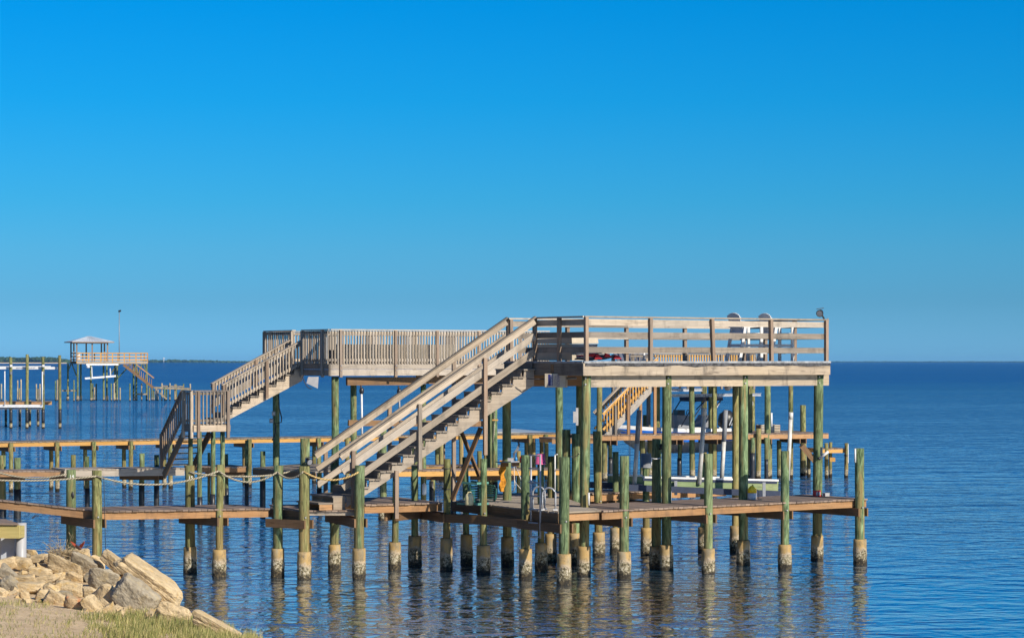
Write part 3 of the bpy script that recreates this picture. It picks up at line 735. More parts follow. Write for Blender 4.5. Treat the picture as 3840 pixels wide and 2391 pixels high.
# railing: front, right end, rear, and the part of the left end beside the stair
def open_rail(p0, p1, ts, outer, mats=('weathered', 'greywood')):
    L = (p1-p0).length; s_ = outer
    B(tdeck, 'cap_rail', 'weathered', p0+UP*1.10+s_*.02, p1+UP*1.10+s_*.02, .15, .04, UP, .05, .05)
    for zc in (.965, .655, .285):
        for a_, b_ in zip(ts[:-1], ts[1:]): B(tdeck, 'rail', 'weathered' if (a_+zc)%.2 > .1 else 'greywood', p0+(p1-p0)*(a_/L)+UP*zc, p0+(p1-p0)*(b_/L)+UP*zc, .04, .145)
def rposts(p0, p1, ts, outer, down=.0, mat='brownpost', lean=()):
    d = (p1-p0).normalized()
    for i, t_ in enumerate(ts):
        q = p0+d*t_+outer*.06; ln_ = lean[i] if i < len(lean) else 0
        B(tdeck, 'rail_post', mat, q-UP*down+d*ln_, q+UP*1.085, .09, .09, d)
in_ = .08
f0, f1 = CL+vd*in_+ud*in_, CR+vd*in_-ud*in_; b0_, b1_ = CLb-vd*in_+ud*in_, CRb-vd*in_-ud*in_
Lf = (f1-f0).length
def tx(p0, d, x):  # distance along a line at which it shows at photo column x
    k_ = (x-CX)/F; return (k_*p0.y-p0.x)/(d.x-k_*d.y)
tf = [.0]+[tx(f0, ud, x) for x in (2434, 2664, 2885)]+[Lf]
open_rail(f0, f1, tf, -vd); rposts(f0, f1, tf, -vd, 0, 'brownpost', (0, 0, .05, .02))
tr = [0]+[tx(b0_, ud, x) for x in (2133, 2354, 2573)]+[Lf]
open_rail(b0_, b1_, tr, vd); rposts(b0_, b1_, tr, vd)
Lr = (b1_-f1).length; te = [0, Lr*.39, Lr*.76, Lr]
open_rail(f1, b1_, te, ud); rposts(f1, b1_, te[1:3], ud)
sN = 2.15; open_rail(f0, CL+vd*sN+ud*in_, [0, .95, sN-in_], -ud); rposts(f0, CL+vd*sN+ud*in_, [1.0, sN-in_], -ud)
B(tdeck, 'rail_post', 'brownpost', CLb+ud*.1-vd*.1, CLb+ud*.1-vd*.1+UP*1.08, .09, .09, ud)

# ================================================================== stair up to the tall deck
st = thing('staircase', 'long straight stair with three plank rails on each side climbing to the tall open deck', 'staircase', (-2, 59, 1.7))
N0 = V((.56, 59.99, 0)); F0 = CL+vd*(sN+1.2); F0.z = 0; sd = V((-.923, -.384, 0)); SLP = .653; TR = .2955; RS = .193
def nl(L, z=0): return V((N0.x+sd.x*L, N0.y+sd.y*L, z))
def fl_(L, z=0): return V((F0.x+sd.x*L, F0.y+sd.y*L, z))
lat = (F0-N0).normalized()
for i in range(17):
    z = 5.3-RS*(i+1); a_, b_ = TR*i, TR*(i+1)+.02
    for s0, s1 in ((0, .48), (.53, 1.0)):
        q0, q1 = a_+(b_-a_)*s0, a_+(b_-a_)*s1
        m_ = MB(); c = [nl(q1)-lat*.06, nl(q0)-lat*.06, fl_(q0)+lat*.04, fl_(q1)+lat*.04]
        dz = UP*(z+R.uniform(-.003, .003))
        m_.hexa([c[0]+dz-UP*.04, c[3]+dz-UP*.04, c[2]+dz-UP*.04, c[1]+dz-UP*.04, c[0]+dz, c[3]+dz, c[2]+dz, c[1]+dz], 1.3, .14, .04)
        m_.build('tread', M['greywood'], st)
    B(st, 'riser', 'greywood', nl(a_+.03, z+RS/2-.02)+lat*.05, fl_(a_+.03, z+RS/2-.02)-lat*.02, .022, RS-.045)
def stringer(par, nf, L1, off, mat, z0=5.3, tr=TR, rs=RS, k=17, depth=.26, latv=lat):
    top = []
    for i in range(k):
        z = z0-rs*(i+1)-.042
        top += [nf(tr*i+.0, z), nf(tr*(i+1)-.03, z)]
    low = [nf(tr*k-.02, z0-rs*k-.30), nf(.0, z0-rs-.04-depth-.12)]
    poly = [p+latv*off for p in top+low]
    return MB().prism(poly, latv*.042).build('stringer', M[mat], par)
stringer(st, nl, 5.2, -.0, 'weathered'); stringer(st, fl_, 5.2, -.04, 'greywood')
for nf, o_, m_ in ((nl, -.06, 'weathered'), (fl_, .02, 'weathered')):
    L1 = 5.19
    for k_, dz in enumerate((0, .385, .77)):
        e = L1 if k_ == 0 else L1-.05
        B(st, 'rail', m_, nf(.02, 6.33-dz-.02*SLP)+lat*o_, nf(e, 6.33-dz-e*SLP)+lat*o_, .04, .165, UP, 0, .0)
    B(st, 'cap_rail', 'greywood', nf(0, 6.425)+lat*o_, nf(L1+.02, 6.425-(L1+.02)*SLP)+lat*o_, .13, .036)
def Lx(x): k = (x-CX)/F; return (N0.x-k*N0.y)/(-sd.x+k*sd.y)
def Lfx(x): k = (x-CX)/F; return (F0.x-k*F0.y)/(-sd.x+k*sd.y)
for x, z1, zb, m_ in ((1316, 0, 1.70, 'brownpost'), (1565, 0, 2.62, 'greywood'), (1810, 0, 2.95, 'brownpost')):
    L = Lx(x); q = nl(L)-lat*.125; B(st, 'rail_post', m_, at(q, zb), at(q, 6.30-L*SLP-.0), .10, .09, sd)
for x, zb in ((1228, 1.72), (1468, 2.4), (1709, 1.72)):
    L = Lfx(x); q = fl_(L)+lat*.1; B(st, 'rail_post', 'brownpost', at(q, zb), at(q, 6.30-L*SLP), .09, .09, sd)
q = nl(3.78)-lat*.14; B(st, 'support_post', 'brownpost', at(q, 1.42), at(q, 2.6), .10, .09, sd)
nb = V((-.8, -.6, 0))
for a_, b_, w_ in ((pd(1722, 1598, 59.9), pd(1797, 1785, 60.1), .12), (pd(1803, 1603, 59.5), pd(1695, 1873, 59.5), .14)):
    B(st, 'cross_brace', 'darkbeam', a_, b_, .045, w_, (b_-a_).normalized().cross(nb))
# the two box steps on the dock
bs = thing('box_step', 'two low box steps at the foot of the long plank-railed stair', 'step', nl(5.3, 1.66))
for L0, L1_, z in ((5.0, 5.36, 2.0), (5.34, 5.72, 1.84)):
    c = [nl(L1_)+lat*.02, nl(L0)+lat*.02, fl_(L0)-lat*.05, fl_(L1_)-lat*.05]
    m_ = MB(); m_.hexa([c[0]+UP*(z-.04), c[3]+UP*(z-.04), c[2]+UP*(z-.04), c[1]+UP*(z-.04), c[0]+UP*z, c[3]+UP*z, c[2]+UP*z, c[1]+UP*z], 1.2, .36, .04)
    m_.build('step_top', M['greywood'], bs)
    for nf, o_ in ((nl, .05), (fl_, -.1), (None, 0)):
        f_ = (lambda L: nl(L)*.5+fl_(L)*.5) if nf is None else nf
        zz = (z-.04+1.662)/2; h_ = z-.04-1.662
        B(bs, 'step_side', 'orange' if z < 1.9 else 'weathered', at(f_(L0+.02)+lat*o_, zz), at(f_(L1_-.03)+lat*o_, zz), .04, h_)

# ================================================================== middle dock with the picket deck
mdeck = thing('elevated_deck', 'high deck enclosed by grey picket railing behind the long stair', 'deck', (-4, 79, 0))
um = V((.857, .515, 0)); vm = V((-.515, .857, 0)); CB = V((-5.93, 77.0, 5.23))
LB = 8.4; s1_, s2_, s3_ = 2.0, 2.68, 4.96
boards(mdeck, CB, CB+um*LB, CB+um*LB+vm*s3_, CB+vm*s3_, name='floor', mat='greywood')
tm = [tx(CB, um, x) for x in (1275, 1481, 1637, 1794, 1950)]
picket_rail(mdeck, CB, CB+um*LB, 1.10, posts=[t_/LB for t_ in tm], mat='weathered', postmat='brownpost')
picket_rail(mdeck, CB+vm*s1_, CB, 1.10, posts=[0.02, .78], mat='weathered', step=.135)
picket_rail(mdeck, CB+vm*s3_, CB+vm*s2_, 1.10, posts=[.02, .97], mat='weathered', step=.15)
picket_rail(mdeck, CB+um*LB+vm*s3_, CB+vm*s3_, 1.10, posts=[.1, .3, .5, .7, .97], mat='weathered')
for z, h_ in ((5.21, .17), (5.03, .20)):
    beam_face(mdeck, 'fascia', 'weathered', CB, CB+um*LB, z, h_, .042, .015); beam_face(mdeck, 'fascia', 'greywood', CB+vm*s3_, CB, z, h_, .042, .015)
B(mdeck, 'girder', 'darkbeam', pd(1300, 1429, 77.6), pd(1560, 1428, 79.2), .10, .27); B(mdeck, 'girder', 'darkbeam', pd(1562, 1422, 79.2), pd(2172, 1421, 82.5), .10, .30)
for x, d, yt, w_ in ((1256.5, 77.4, 1411, 28), (1328, 78.6, 1442, 24), (1037, 81.5, 1440, 26), (1588, 79.8, 1440, 21), (1836, 81.0, 1440, 24), (1856.5, 80.6, 1440, 20), (2099, 80.5, 1400, 28), (1437, 79.0, 1600, 25)):
    pile(mdeck, x, 0, yt, w_, d=d, name='tall_piling', sl=HY+F*4.7/d, slw=w_*1.4)
B(mdeck, 'cross_beam', 'darkbeam', pd(1306, 1585, 78.3), pd(1836, 1588, 81.2), .08, .2)
bench = thing('storage_bench', 'long pale plank bench behind the picket railing of the high deck', 'bench', CB+um*3+vm*.6)
beam_face(bench, 'backrest', 'beige', CB+um*.35+vm*.35, CB+um*4.9+vm*.35, 5.86, .62, .04)
B(bench, 'seat', 'weathered', CB+um*.35+vm*.62+UP*.42, CB+um*4.9+vm*.62+UP*.42, .5, .045)
beam_face(bench, 'side_panel', 'greywood', CB+um*.35+vm*.86, CB+um*.35+vm*.37, 5.64, .40, .04)
beam_face(bench, 'side_panel', 'greywood', CB+um*4.9+vm*.37, CB+um*4.9+vm*.86, 5.64, .40, .04)
# stair from picket deck to landing
ms = thing('staircase', 'picket-railed stair between the high picket deck and the small landing', 'staircase', (-8.6, 78.2, 3.3))
S0 = CB+vm*(s1_+.04); S1 = CB+vm*(s2_+.02); S0.z = S1.z = 0; du = -um
ML = 3.0; msl = .545; latm = vm
def mn(L, z=0): return V((S0.x+du.x*L, S0.y+du.y*L, z))
def mf(L, z=0): return V((S1.x+du.x*L+vm.x*.1, S1.y+du.y*L+vm.y*.1, z))
k = 10; tr_, rs_ = .318, .1775
for i in range(k):
    z = 5.23-rs_*(i+1); a_, b_ = tr_*i, tr_*(i+1)
    for f0_, f1_ in ((0, .48), (.52, 1)):
        c = [mn(a_+(b_-a_)*f1_)-latm*.06, mn(a_+(b_-a_)*f0_)-latm*.06, mf(a_+(b_-a_)*f0_), mf(a_+(b_-a_)*f1_)]
        m_ = MB(); m_.hexa([c[0]+UP*(z-.04), c[3]+UP*(z-.04), c[2]+UP*(z-.04), c[1]+UP*(z-.04), c[0]+UP*z, c[3]+UP*z, c[2]+UP*z, c[1]+UP*z], .8, .14, .04); m_.build('tread', M['greywood'], ms)
    B(ms, 'riser', 'greywood', mn(a_+.03, z+.07)+latm*.05, mf(a_+.03, z+.07), .02, rs_-.05)
stringer(ms, mn, 3, 0, 'weathered', 5.23, tr_, rs_, k, .24, latm); stringer(ms, mf, 3, -.04, 'greywood', 5.23, tr_, rs_, k, .24, latm)
def slope_rail(par, nf, L0, L1, ztop, slope, off, latv, mat, posts, step=.105, h=.82, capmat=None, low=.0, pk=.036):
    B(par, 'cap_rail', capmat or mat, nf(L0, ztop-L0*slope)+latv*off, nf(L1, ztop-L1*slope)+latv*off, .14, .036, UP)
    B(par, 'rail', mat, nf(L0, ztop-.10-L0*slope)+latv*off, nf(L1, ztop-.10-L1*slope)+latv*off, .04, .10)
    B(par, 'rail', mat, nf(L0, ztop-h+.08-L0*slope)+latv*off, nf(L1, ztop-h+.08-L1*slope)+latv*off, .04, .09)
    mb = MB(); m = int((L1-L0)/step)
    for i in range(m):
        L = L0+(i+.5)*(L1-L0)/m; q = nf(L)+latv*(off-.04); mb.bar(at(q, ztop-h-L*slope), at(q, ztop-.04-L*slope), pk, pk, du)
    mb.build('balusters', M[mat], par)
    for L, dn in posts:
        q = nf(L)+latv*(off-.06); B(par, 'rail_post', 'brownpost' if mat != 'yellow' else 'yellow', at(q, ztop-dn-L*slope), at(q, ztop-.02-L*slope), .09, .09, du)
slope_rail(ms, mn, .05, 2.95, 6.02, .51, -.05, latm, 'weathered', ((1.35, 1.25), (2.9, 1.0)))
slope_rail(ms, mf, .05, 2.95, 6.06, .51, .02, latm, 'weathered', ((1.35, 1.25), (2.9, 1.0)))
# landing
la = thing('stair_landing', 'small square landing boxed in by pickets on four green posts', 'landing', (-9.7, 76.8, 1.7))
A0 = V((-10.22, 75.9, 3.28)); ul = um; vl = vm; lw, ld = 1.26, .78
boards(la, A0, A0+ul*lw, A0+ul*lw+vl*ld, A0+vl*ld, name='floor', mat='greywood')
picket_rail(la, A0, A0+ul*lw, 1.07, posts=[.12, .94], mat='greywood', postmat='brownpost', step=.125)
picket_rail(la, A0+vl*ld, A0, 1.07, posts=[.1, .93], mat='weathered', step=.15)
for a_, b_ in ((A0, A0+ul*lw), (A0+vl*ld, A0), (A0+ul*lw, A0+ul*lw+vl*ld), (A0+ul*lw+vl*ld, A0+vl*ld)): beam_face(la, 'fascia', 'weathered' if a_ is A0 else 'greywood', a_, b_, 3.245, .21, .042, .012)
for x, d in ((714, 76.9), (749.5, 76.0), (798, 77.6), (835, 76.7)):
    pile(la, x, 0, 1617, 18.2, d=d, name='post', wrap=(-.5, .95))
# lower flight, going away from us behind the landing
lf = thing('staircase', 'short dark lower flight going down behind the picketed landing', 'staircase', (-11.3, 78, 1.7))
Q0 = A0+vl*ld; Q0.z = 0
def qn(L, z=0): return V((Q0.x+vl.x*L-ul.x*.02*L, Q0.y+vl.y*L, z))
def qf(L, z=0): return qn(L, z)+ul*.95
for i in range(7):
    z = 3.28-.195*(i+1); a_, b_ = .215*i, .215*(i+1)+.02
    m_ = MB(); c = [qn(a_), qn(b_), qf(b_), qf(a_)]
    m_.hexa([x+UP*(z-.04) for x in (c[0], c[3], c[2], c[1])]+[x+UP*z for x in (c[0], c[3], c[2], c[1])], .95, .23, .04); m_.build('tread', M['greywood'], lf)
for f_, o_ in ((qn, 0), (qf, -.04)):
    mb = MB(); mb.bar(f_(0, 2.98)+ul*o_, f_(1.6, 2.98-1.45)+ul*o_, .042, .26); mb.build('stringer', M['darkbeam'], lf)
_du = du; du = vl
slope_rail(lf, qn, .02, 1.62, 4.36, .90, -.04, ul, 'brownpost', ((1.58, 1.15),), .135, .95, pk=.038)
du = _du
# lower decks of the middle dock
md = thing('wooden_dock', 'low plank dock with black-wrapped piles running behind the nearest dock', 'dock', (-8, 80, 0))
def low_deck(par, q0, q1, back, mat='deck', beam='orange', st=.15, over=.04, th=.04):
    o = -back.normalized()*over; boards(par, q0+o, q1+o, q1+back, q0+back, mat=mat)
    for q in (V((0, 0, 0)), back*.95): B(par, 'stringer', beam, q0+q-UP*(.045+st/2), q1+q-UP*(.045+st/2), .045, st)
low_deck(md, gp(-160, 1766, 1.66), gp(238, 1764, 1.66), V((-.7, 1.3, 0)), beam='orange')
low_deck(md, gp(242, 1758.5, 1.72), gp(692, 1754, 1.72), V((-.7, 1.3, 0)), mat='weathered', beam='weathered', st=.2)
low_deck(md, gp(745, 1749, 1.68), gp(925, 1747.5, 1.68), V((-.7, 1.3, 0)))
low_deck(md, gp(949, 1752, 1.70), gp(1185, 1768, 1.70), V((1.5, 3.4, 0)), mat='greywood', beam='darkbeam', st=.2)
low_deck(md, gp(1180, 1749, 1.70), gp(1900, 1743, 1.70), V((-.4, 1.0, 0)), beam='yellow', st=.16)
low_deck(md, gp(1480, 1763, 1.70), gp(2100, 1757, 1.70), V((-.4, 1.2, 0)), beam='yellow', st=.16)
for x, d, yt, w_, wr in ((10, 80.5, 1706, 25, (-.5, .5)), (65, 80, 1715, 26, (-.5, .98)), (273, 80.6, 1704.6, 19, None), (327.5, 80.3, 1710, 17.5, (-.4, 1.0)), (531, 80.4, 1699, 20.5, (-.5, 1.2)), (587, 80.6, 1704.6, 19, (-.3, 1.1)),
                     (783, 83, 1696, 11, None), (850, 82.2, 1701.6, 15, (-.5, .9)), (985, 81, 1691, 20, (-.2, 1.2)), (1197, 82, 1760, 18, (-.3, .9)), (1620, 81, 1790, 20, (-.3, 1.2)), (1700, 81.4, 1790, 20, (-.3, 1.2)), (1800, 80.9, 1690, 18, None), (1855, 80.4, 1790, 22, (-.3, 1.2)), (1945, 80.3, 1690, 16, None), (925, 81.8, 1650, 14, (-.3, 1.1)), (2060, 80.8, 1790, 20, (-.3, 1.2))):
    pile(md, x, 0, yt, w_, d=d, mat='pile' if wr else 'pileolive', wrap=wr)
for x, d in ((40, 80), (300, 80), (560, 80.2), (880, 82), (1700, 80), (1880, 80)):
    q = pd(x, 1354+F*3.85/d, d); pair_beam(md, q+V((-.9, .4, 0)), q+V((.2, -.1, 0)), 1.38, .2)

# bolts where the girders meet the tall piles and on the picket-deck posts
for k, (dx) in {'13': .03, '19': .03, '22': .03, '24': .04}.items():
    o, b0, _ = T[k]
    for z in (4.88, 4.73): MB().cyl(V((b0.x+dx, b0.y-.10, z)), V((b0.x+dx+.012, b0.y-.135, z)), .021, .021, 10).build('bolt', M['galv'], o)
for x in (1275, 1481, 1637):
    q = CB+um*tx(CB, um, x)-vm*.1
    for z in (5.16, 5.0): MB().cyl(at(q, z), at(q, z)-vm*.02, .022, .022, 8).build('bolt', M['galv'], mdeck)
# ================================================================== far dock with boat
fd = thing('wooden_dock', 'long far dock with golden side boards on thin piles, beside the blue boat', 'dock', (-5, 103, 0))
K0, K1 = V((-25.5, 93.0, 2.05)), V((2.5, 106.9, 2.05)); uc = (K1-K0).normalized(); vc = V((-uc.y, uc.x, 0))
low_deck(fd, K0, K1, vc*1.5, mat='greywood', beam='yellow', st=.16, over=.06)
J0, J1 = V((2.9, 104.0, 2.05)), V((14.35, 107.3, 2.05)); ue = (J1-J0).normalized(); ve = V((-ue.y, ue.x, 0))
low_deck(fd, J0, J0.lerp(J1, .62), ve*2.2, beam='orange', st=.2); low_deck(fd, J0.lerp(J1, .62), J1, ve*4.2, beam='orange', st=.2)
low_deck(fd, J0-ue*1.2+UP*-.12, J0+ue*.9+UP*-.12, ve*2.0, beam='orange', st=.2)
def kx(x, off=0.0):
    t_ = tx(K0-vc*off, uc, x); return K0-vc*off+uc*t_
for x, back in ((41, 0), (13, 1), (215, 0), (192, 1), (353, 0), (321, 1), (490, 0), (466, 1), (617, 1), (640, 0), (936, 0), (917, 1), (1197, 0), (1178, 1), (1303, 0), (1440, 0), (1424, 1), (1655, 0), (1640, 1), (1840, 0), (1822, 1), (1988, 0), (1975, 1), (2050, 0), (2031, 1), (2002, 1), (1730, 0), (1560, 0), (1548, 1)):
    q = kx(x, -1.3 if back else .09); pile(fd, x, 0, HY+F*(H-(1.93 if back else 2.0))/q.y, 17 if not back else 16, d=q.y, mat='pileolive')
for x in (41, 215, 353, 490, 640, 936, 1197, 1655, 1988):
    q = kx(x, 0); pair_beam(fd, q+vc*1.5, q-vc*.05, 1.74, .18, .1, .12, .12)
for x, d, yt, w_, wr in ((2267, 104.6, 1660, 22, None), (2289, 106, 1650, 16, (-.3, 1.0)), (2411, 105.6, 1650, 20, None), (2437, 107, 1650, 20, None), (2548, 107.2, 1650, 16, (-.2, .9)), (2822, 106, 1640, 19, (-.3, 1.2)), (2842, 107.8, 1640, 16, (-.2, 1.2)), (2874, 106.4, 1640, 13, (-.2, .9)), (2888, 107.4, 1640, 14, None), (2923, 107.6, 1650, 18, None), (2966, 107.5, 1650, 16, None), (3016, 110, 1650, 20, None), (3033, 108.5, 1690, 14, None), (3099.5, 107.2, 1660, 15, None), (3114, 108, 1657, 13, None)):
    pile(fd, x, 0, yt, w_, d=d, mat='pile' if wr else 'pileolive', wrap=wr)
pile(fd, 2843, 0, 1606, 21, d=106.2, mat='pileolive')
for x in (2300, 2548, 2700, 2880, 3010):
    t_ = tx(J0, ue, x); q = J0+ue*t_; pair_beam(fd, q+ve*2.2, q-ve*.02, 1.70, .22, .1, .05, .15)
bench2 = thing('end_platform', 'low step platform hanging off the right end of the far dock above the water', 'platform', (15.3, 107.5, 1.4))
e0, e1 = pd(3060, 1738, 107.0), pd(3180, 1738, 107.6)
low_deck(bench2, V((e0.x, e0.y, 1.35)), V((e1.x-.1, e1.y, 1.35)), ve*1.2, beam='yellow', st=.16)
pile(bench2, 3173, 0, 1660, 15, d=107.5, mat='pileolive', name='post', wrap=(1.0, 1.05)); B(bench2, 'post_pipe', 'white', pd(3181, 1664, 107.3), pd(3181, 1735, 107.3), .03, .03, V((0, 1, 0)))
mb = MB(); mb.bar(pd(3005, 1668, 107.2), pd(3062, 1735, 107.2), .06, .25); mb.build('stringer', M['darkbeam'], bench2)
mb = MB(); mb.bar(pd(3005, 1668, 108.2), pd(3062, 1735, 108.2), .06, .25); mb.build('stringer', M['darkbeam'], bench2)
for i in range(4):
    a_ = pd(3015+14*i, 1676+17*i, 107.2); B(bench2, 'tread', 'yellow', a_, a_+V((0, 1.0, 0)), .22, .04)
B(bench2, 'step_block', 'yellow', pd(3110, 1722, 106.8), pd(3130, 1722, 106.8), .4, .18)
# tall lift piles standing round the boat
TL = [(2246, 101, 1440, 21, 'tall olive pile left of the golden stair'), (2596, 106.8, 1438, 21, 'tall green pile in front of the blue boat, right of the golden stair'), (2640, 113, 1440, 22, 'dark pile behind the boat canopy'), (2823, 111, 1440, 17, 'olive pile carrying the white conduit pipe'),
      (2878, 106.6, 1438, 23.5, 'green pile in front of the slatted crate'), (2965, 107.3, 1440, 18, 'pile with a metal pulley at its top behind a white guide pole'), (3011, 109.5, 1518, 22, 'short flat-topped yellow-green pile on the far dock, right of the crate'), (2417, 111.5, 1555, 16, 'short pile under the golden stair')]
for x, d, yt, w_, lab in TL:
    mbp = pile(None, x, 0, yt, w_, d=d, mat='pile' if x in (2596, 2878) else 'pileolive', name='mooring_pile')[0]
    tag(mbp, lab, 'piling', 'tall piles around the far boat lift')
# golden stair with pickets and its upper deck
gs = thing('staircase', 'golden-yellow picket stair rising to the right from the far dock', 'staircase', pd(2330, 1625, 105.5))
g0 = gp(2258, 1632, 2.05); gd = ue; gl = ve
Gn = V((J0.x+.2, J0.y+.35, 0)); 
def gx(x): return tx(Gn, gd, x)
def gnf(L, z=0): return V((Gn.x+gd.x*L, Gn.y+gd.y*L, z))
def gff(L, z=0): return gnf(L, z)+gl*1.15
La, Lb_ = gx(2268), gx(2462); zA, zB = 2.05, 4.5; k = 12
for i in range(k):
    L = La+(Lb_-La)*(i+.5)/k; z = zA+(zB-zA)*(i+1)/k-.02; hw = (Lb_-La)/k/2+.02
    for s0, s1 in ((-1, -.05), (.05, 1)):
        B(gs, 'tread', 'greywood', gnf(L+hw*(s0+s1)/2, z), gff(L+hw*(s0+s1)/2, z), hw*.92, .04, UP, .06, 0)
sl2 = (zB-zA)/(Lb_-La)
for f_, m_ in ((gnf, 'weathered'), (gff, 'greywood')):
    B(gs, 'stringer', m_, f_(La, zA-.16), f_(Lb_, zB-.16), .045, .28)
for f_, o_, cm in ((gnf, -.05, 'yellow'), (gff, .02, 'weathered')):
    q0, q1 = f_(La-.1, zA+.95)+gl*o_, f_(Lb_, zB+.95)+gl*o_
    B(gs, 'cap_rail', cm if cm != 'yellow' else 'weathered', q0+UP*.05, q1+UP*.05, .15, .04); B(gs, 'rail', cm, q0-UP*.05, q1-UP*.05, .045, .14 if cm == 'yellow' else .22); B(gs, 'rail', 'yellow', q0-UP*.72, q1-UP*.72, .045, .10)
    mb = MB(); m = 18
    for i in range(m):
        L = La+(Lb_-La)*(i+.5)/m; z = zA+(zB-zA)*(i+.5)/m; mb.bar(f_(L, z+.08)+gl*(o_-.045), f_(L, z+.92)+gl*(o_-.045), .05, .05, gd)
    mb.build('balusters', M['yellow'], gs)
for x, y1 in ((2306, 1520), (2354, 1478), (2453, 1440)):
    L = gx(x); B(gs, 'newel_post', 'orange' if x > 2310 else 'greywood', gnf(L, 2.0)-gl*.1, gnf(L, zat(y1, gnf(L).y))-gl*.1, .12, .12, gd)
B(gs, 'support_post', 'orange', gnf(gx(2407), 2.05)+gl*.2, gnf(gx(2407), 3.6)+gl*.2, .12, .12, gd)
gk = thing('elevated_deck', 'far high deck with golden pickets showing through the open railing of the tall deck', 'deck', (9, 109, 4.5))
Lk0 = gx(2462); kq0 = gnf(Lk0, 4.5)+gl*.4; Lk1 = gx(2846); kq1 = gnf(Lk1, 4.5)+gl*.4
boards(gk, kq0, kq1, kq1+gl*3.2, kq0+gl*3.2, name='floor', mat='greywood')
picket_rail(gk, kq0, kq1, 1.12, mat='greywood', pmat='yellow', posts=[.33, .66, .98], step=.125, pk=.05)
picket_rail(gk, kq1+gl*3.2, kq0+gl*3.2, 1.12, mat='greywood', posts=[.02, .5, .97], step=.13)
picket_rail(gk, kq1, kq1+gl*3.2, 1.12, mat='greywood', posts=[.98], step=.13)
beam_face(gk, 'fascia', 'orange', kq0, kq1, 4.46, .22, .045, .01)
for x, q_ in ((2700, .3), (2760, 2.8), (2560, 2.9), (2838, .4)):
    q = gnf(gx(x))+gl*(.4+q_); B(gk, 'post', 'pileolive', V((q.x, q.y, -.5)), V((q.x, q.y, 4.4)), .16, .16, gd)
# low grey ribbed roof beside that deck
lr = thing('metal_roof', 'low grey ribbed metal roof seen between the tall deck floor and its bottom rail', 'roof', pd(2370, 1351, 112))
r0, r1 = pd(2300, 1327, 112), pd(2432, 1331, 112); r2, r3_ = pd(2432, 1362, 109), pd(2318, 1362, 109)
mb = MB(); mb.prism([r3_, r2, r1, r0], UP*.06); mb.build('roof_panel', M['greyplastic'], lr)
mb = MB()
for i in range(8): mb.bar(r3_.lerp(r2, i/7)+UP*.08, r0.lerp(r1, i/7)+UP*.08, .05, .05)
mb.build('roof_ribs', M['galv'], lr)
for q in (r0, r1, r2, r3_): B(lr, 'post', 'greywood', V((q.x, q.y, 2)), V((q.x, q.y, q.z-.02)), .14, .14, uc)
# lift beams with lettering
def lift_beam(x0, x1, y0, y1, d0, d1, label, txt=None, mat='alu', tx_=None, size=.1):
    a_, b_ = pd(x0, (y0+y1)/2, d0), pd(x1, (y0+y1)/2+(0), d1); h_ = (y1-y0)*d0/F
    b_.z = a_.z; t_ = thing('lift_beam', label, 'boat lift beam', a_.lerp(b_, .5)); B(t_, 'channel', mat, a_, b_, .12, h_)
    B(t_, 'flange', mat, a_+UP*(h_/2-.012), b_+UP*(h_/2-.012), .2, .02); B(t_, 'flange', mat, a_-UP*(h_/2-.012), b_-UP*(h_/2-.012), .2, .02)
    if txt:
        d_ = (b_-a_).normalized(); s_ = UP.cross(d_); k_ = (tx_-x0)/(x1-x0); text(txt, size, a_.lerp(b_, k_)-s_*.064, d_, UP, M['navy'], t_)
    return t_
lift_beam(2500, 2850, 1477, 1488, 107.6, 110.5, 'pale horizontal lift beam with blue lettering above the boat canopy', 'BREEZE BOAT LIFTS   850-244-4567', 'alu', 2636, .105)
lift_beam(2500, 2636, 1456, 1468, 112, 113, 'short grey lift beam end above the lettered beam', '850-244-4567', 'alu', 2528, .1)
ll = MB()
for x, y0, y1, d in ((2359, 1445, 1830, 103.6), (2363, 1445, 1830, 103.9), (2640, 1450, 1560, 107), (2646, 1450, 1545, 107), (2681, 1450, 1790, 107.4), (2688, 1450, 1790, 107.4), (2524, 1490, 1700, 107.4)):
    ll.cyl(pd(x, y0, d), pd(x, y1, d), .011, .011, 5)
cab = ll.build('lift_cables', M['cord']); tag(cab, 'thin dark hoist cables hanging around the far boat', 'cable', kind='stuff')
# boat: lofted hull, stations from bow (left) to stern (right)
bt = thing('motor_boat', 'blue and white open motor boat with black outboard hanging in the far lift', 'boat', pd(2530, 1650, 109.6))
b0 = pd(2316, 1612, 108.4); b1 = pd(2748, 1612, 111.0); bz = zat(1606, 109.6); bd = V((b1.x-b0.x, b1.y-b0.y, 0)); BL = bd.length; bd.normalize(); bs_ = V((-bd.y, bd.x, 0))
def hull_loop(stn):
    out = []
    for f, hw, ch, keel, shr in stn: out.append((f, hw, ch, keel, shr))
    return out
ST = hull_loop([(0.0, .03, .02, -.12, .20), (.06, .38, .20, -.62, .17), (.16, .72, .52, -.98, .12), (.32, .95, .80, -1.12, .06), (.55, 1.05, .92, -1.15, .0), (.8, 1.05, .95, -1.13, .0), (1.0, 1.0, .92, -1.08, .0)])
def hp(f, y, z): return V((b0.x, b0.y, bz))+bd*(f*BL)+bs_*y+UP*z
def strip(rows, name, mat, par=bt):
    mb = MB(); n_ = len(rows[0])
    for r_ in rows: mb.v.extend(r_)
    for i in range(len(rows)-1):
        for j in range(n_-1): mb.face((i*n_+j, i*n_+j+1, (i+1)*n_+j+1, (i+1)*n_+j), None, True)
    return mb.build(name, M[mat], par)
lo, up_, wh = [], [], []
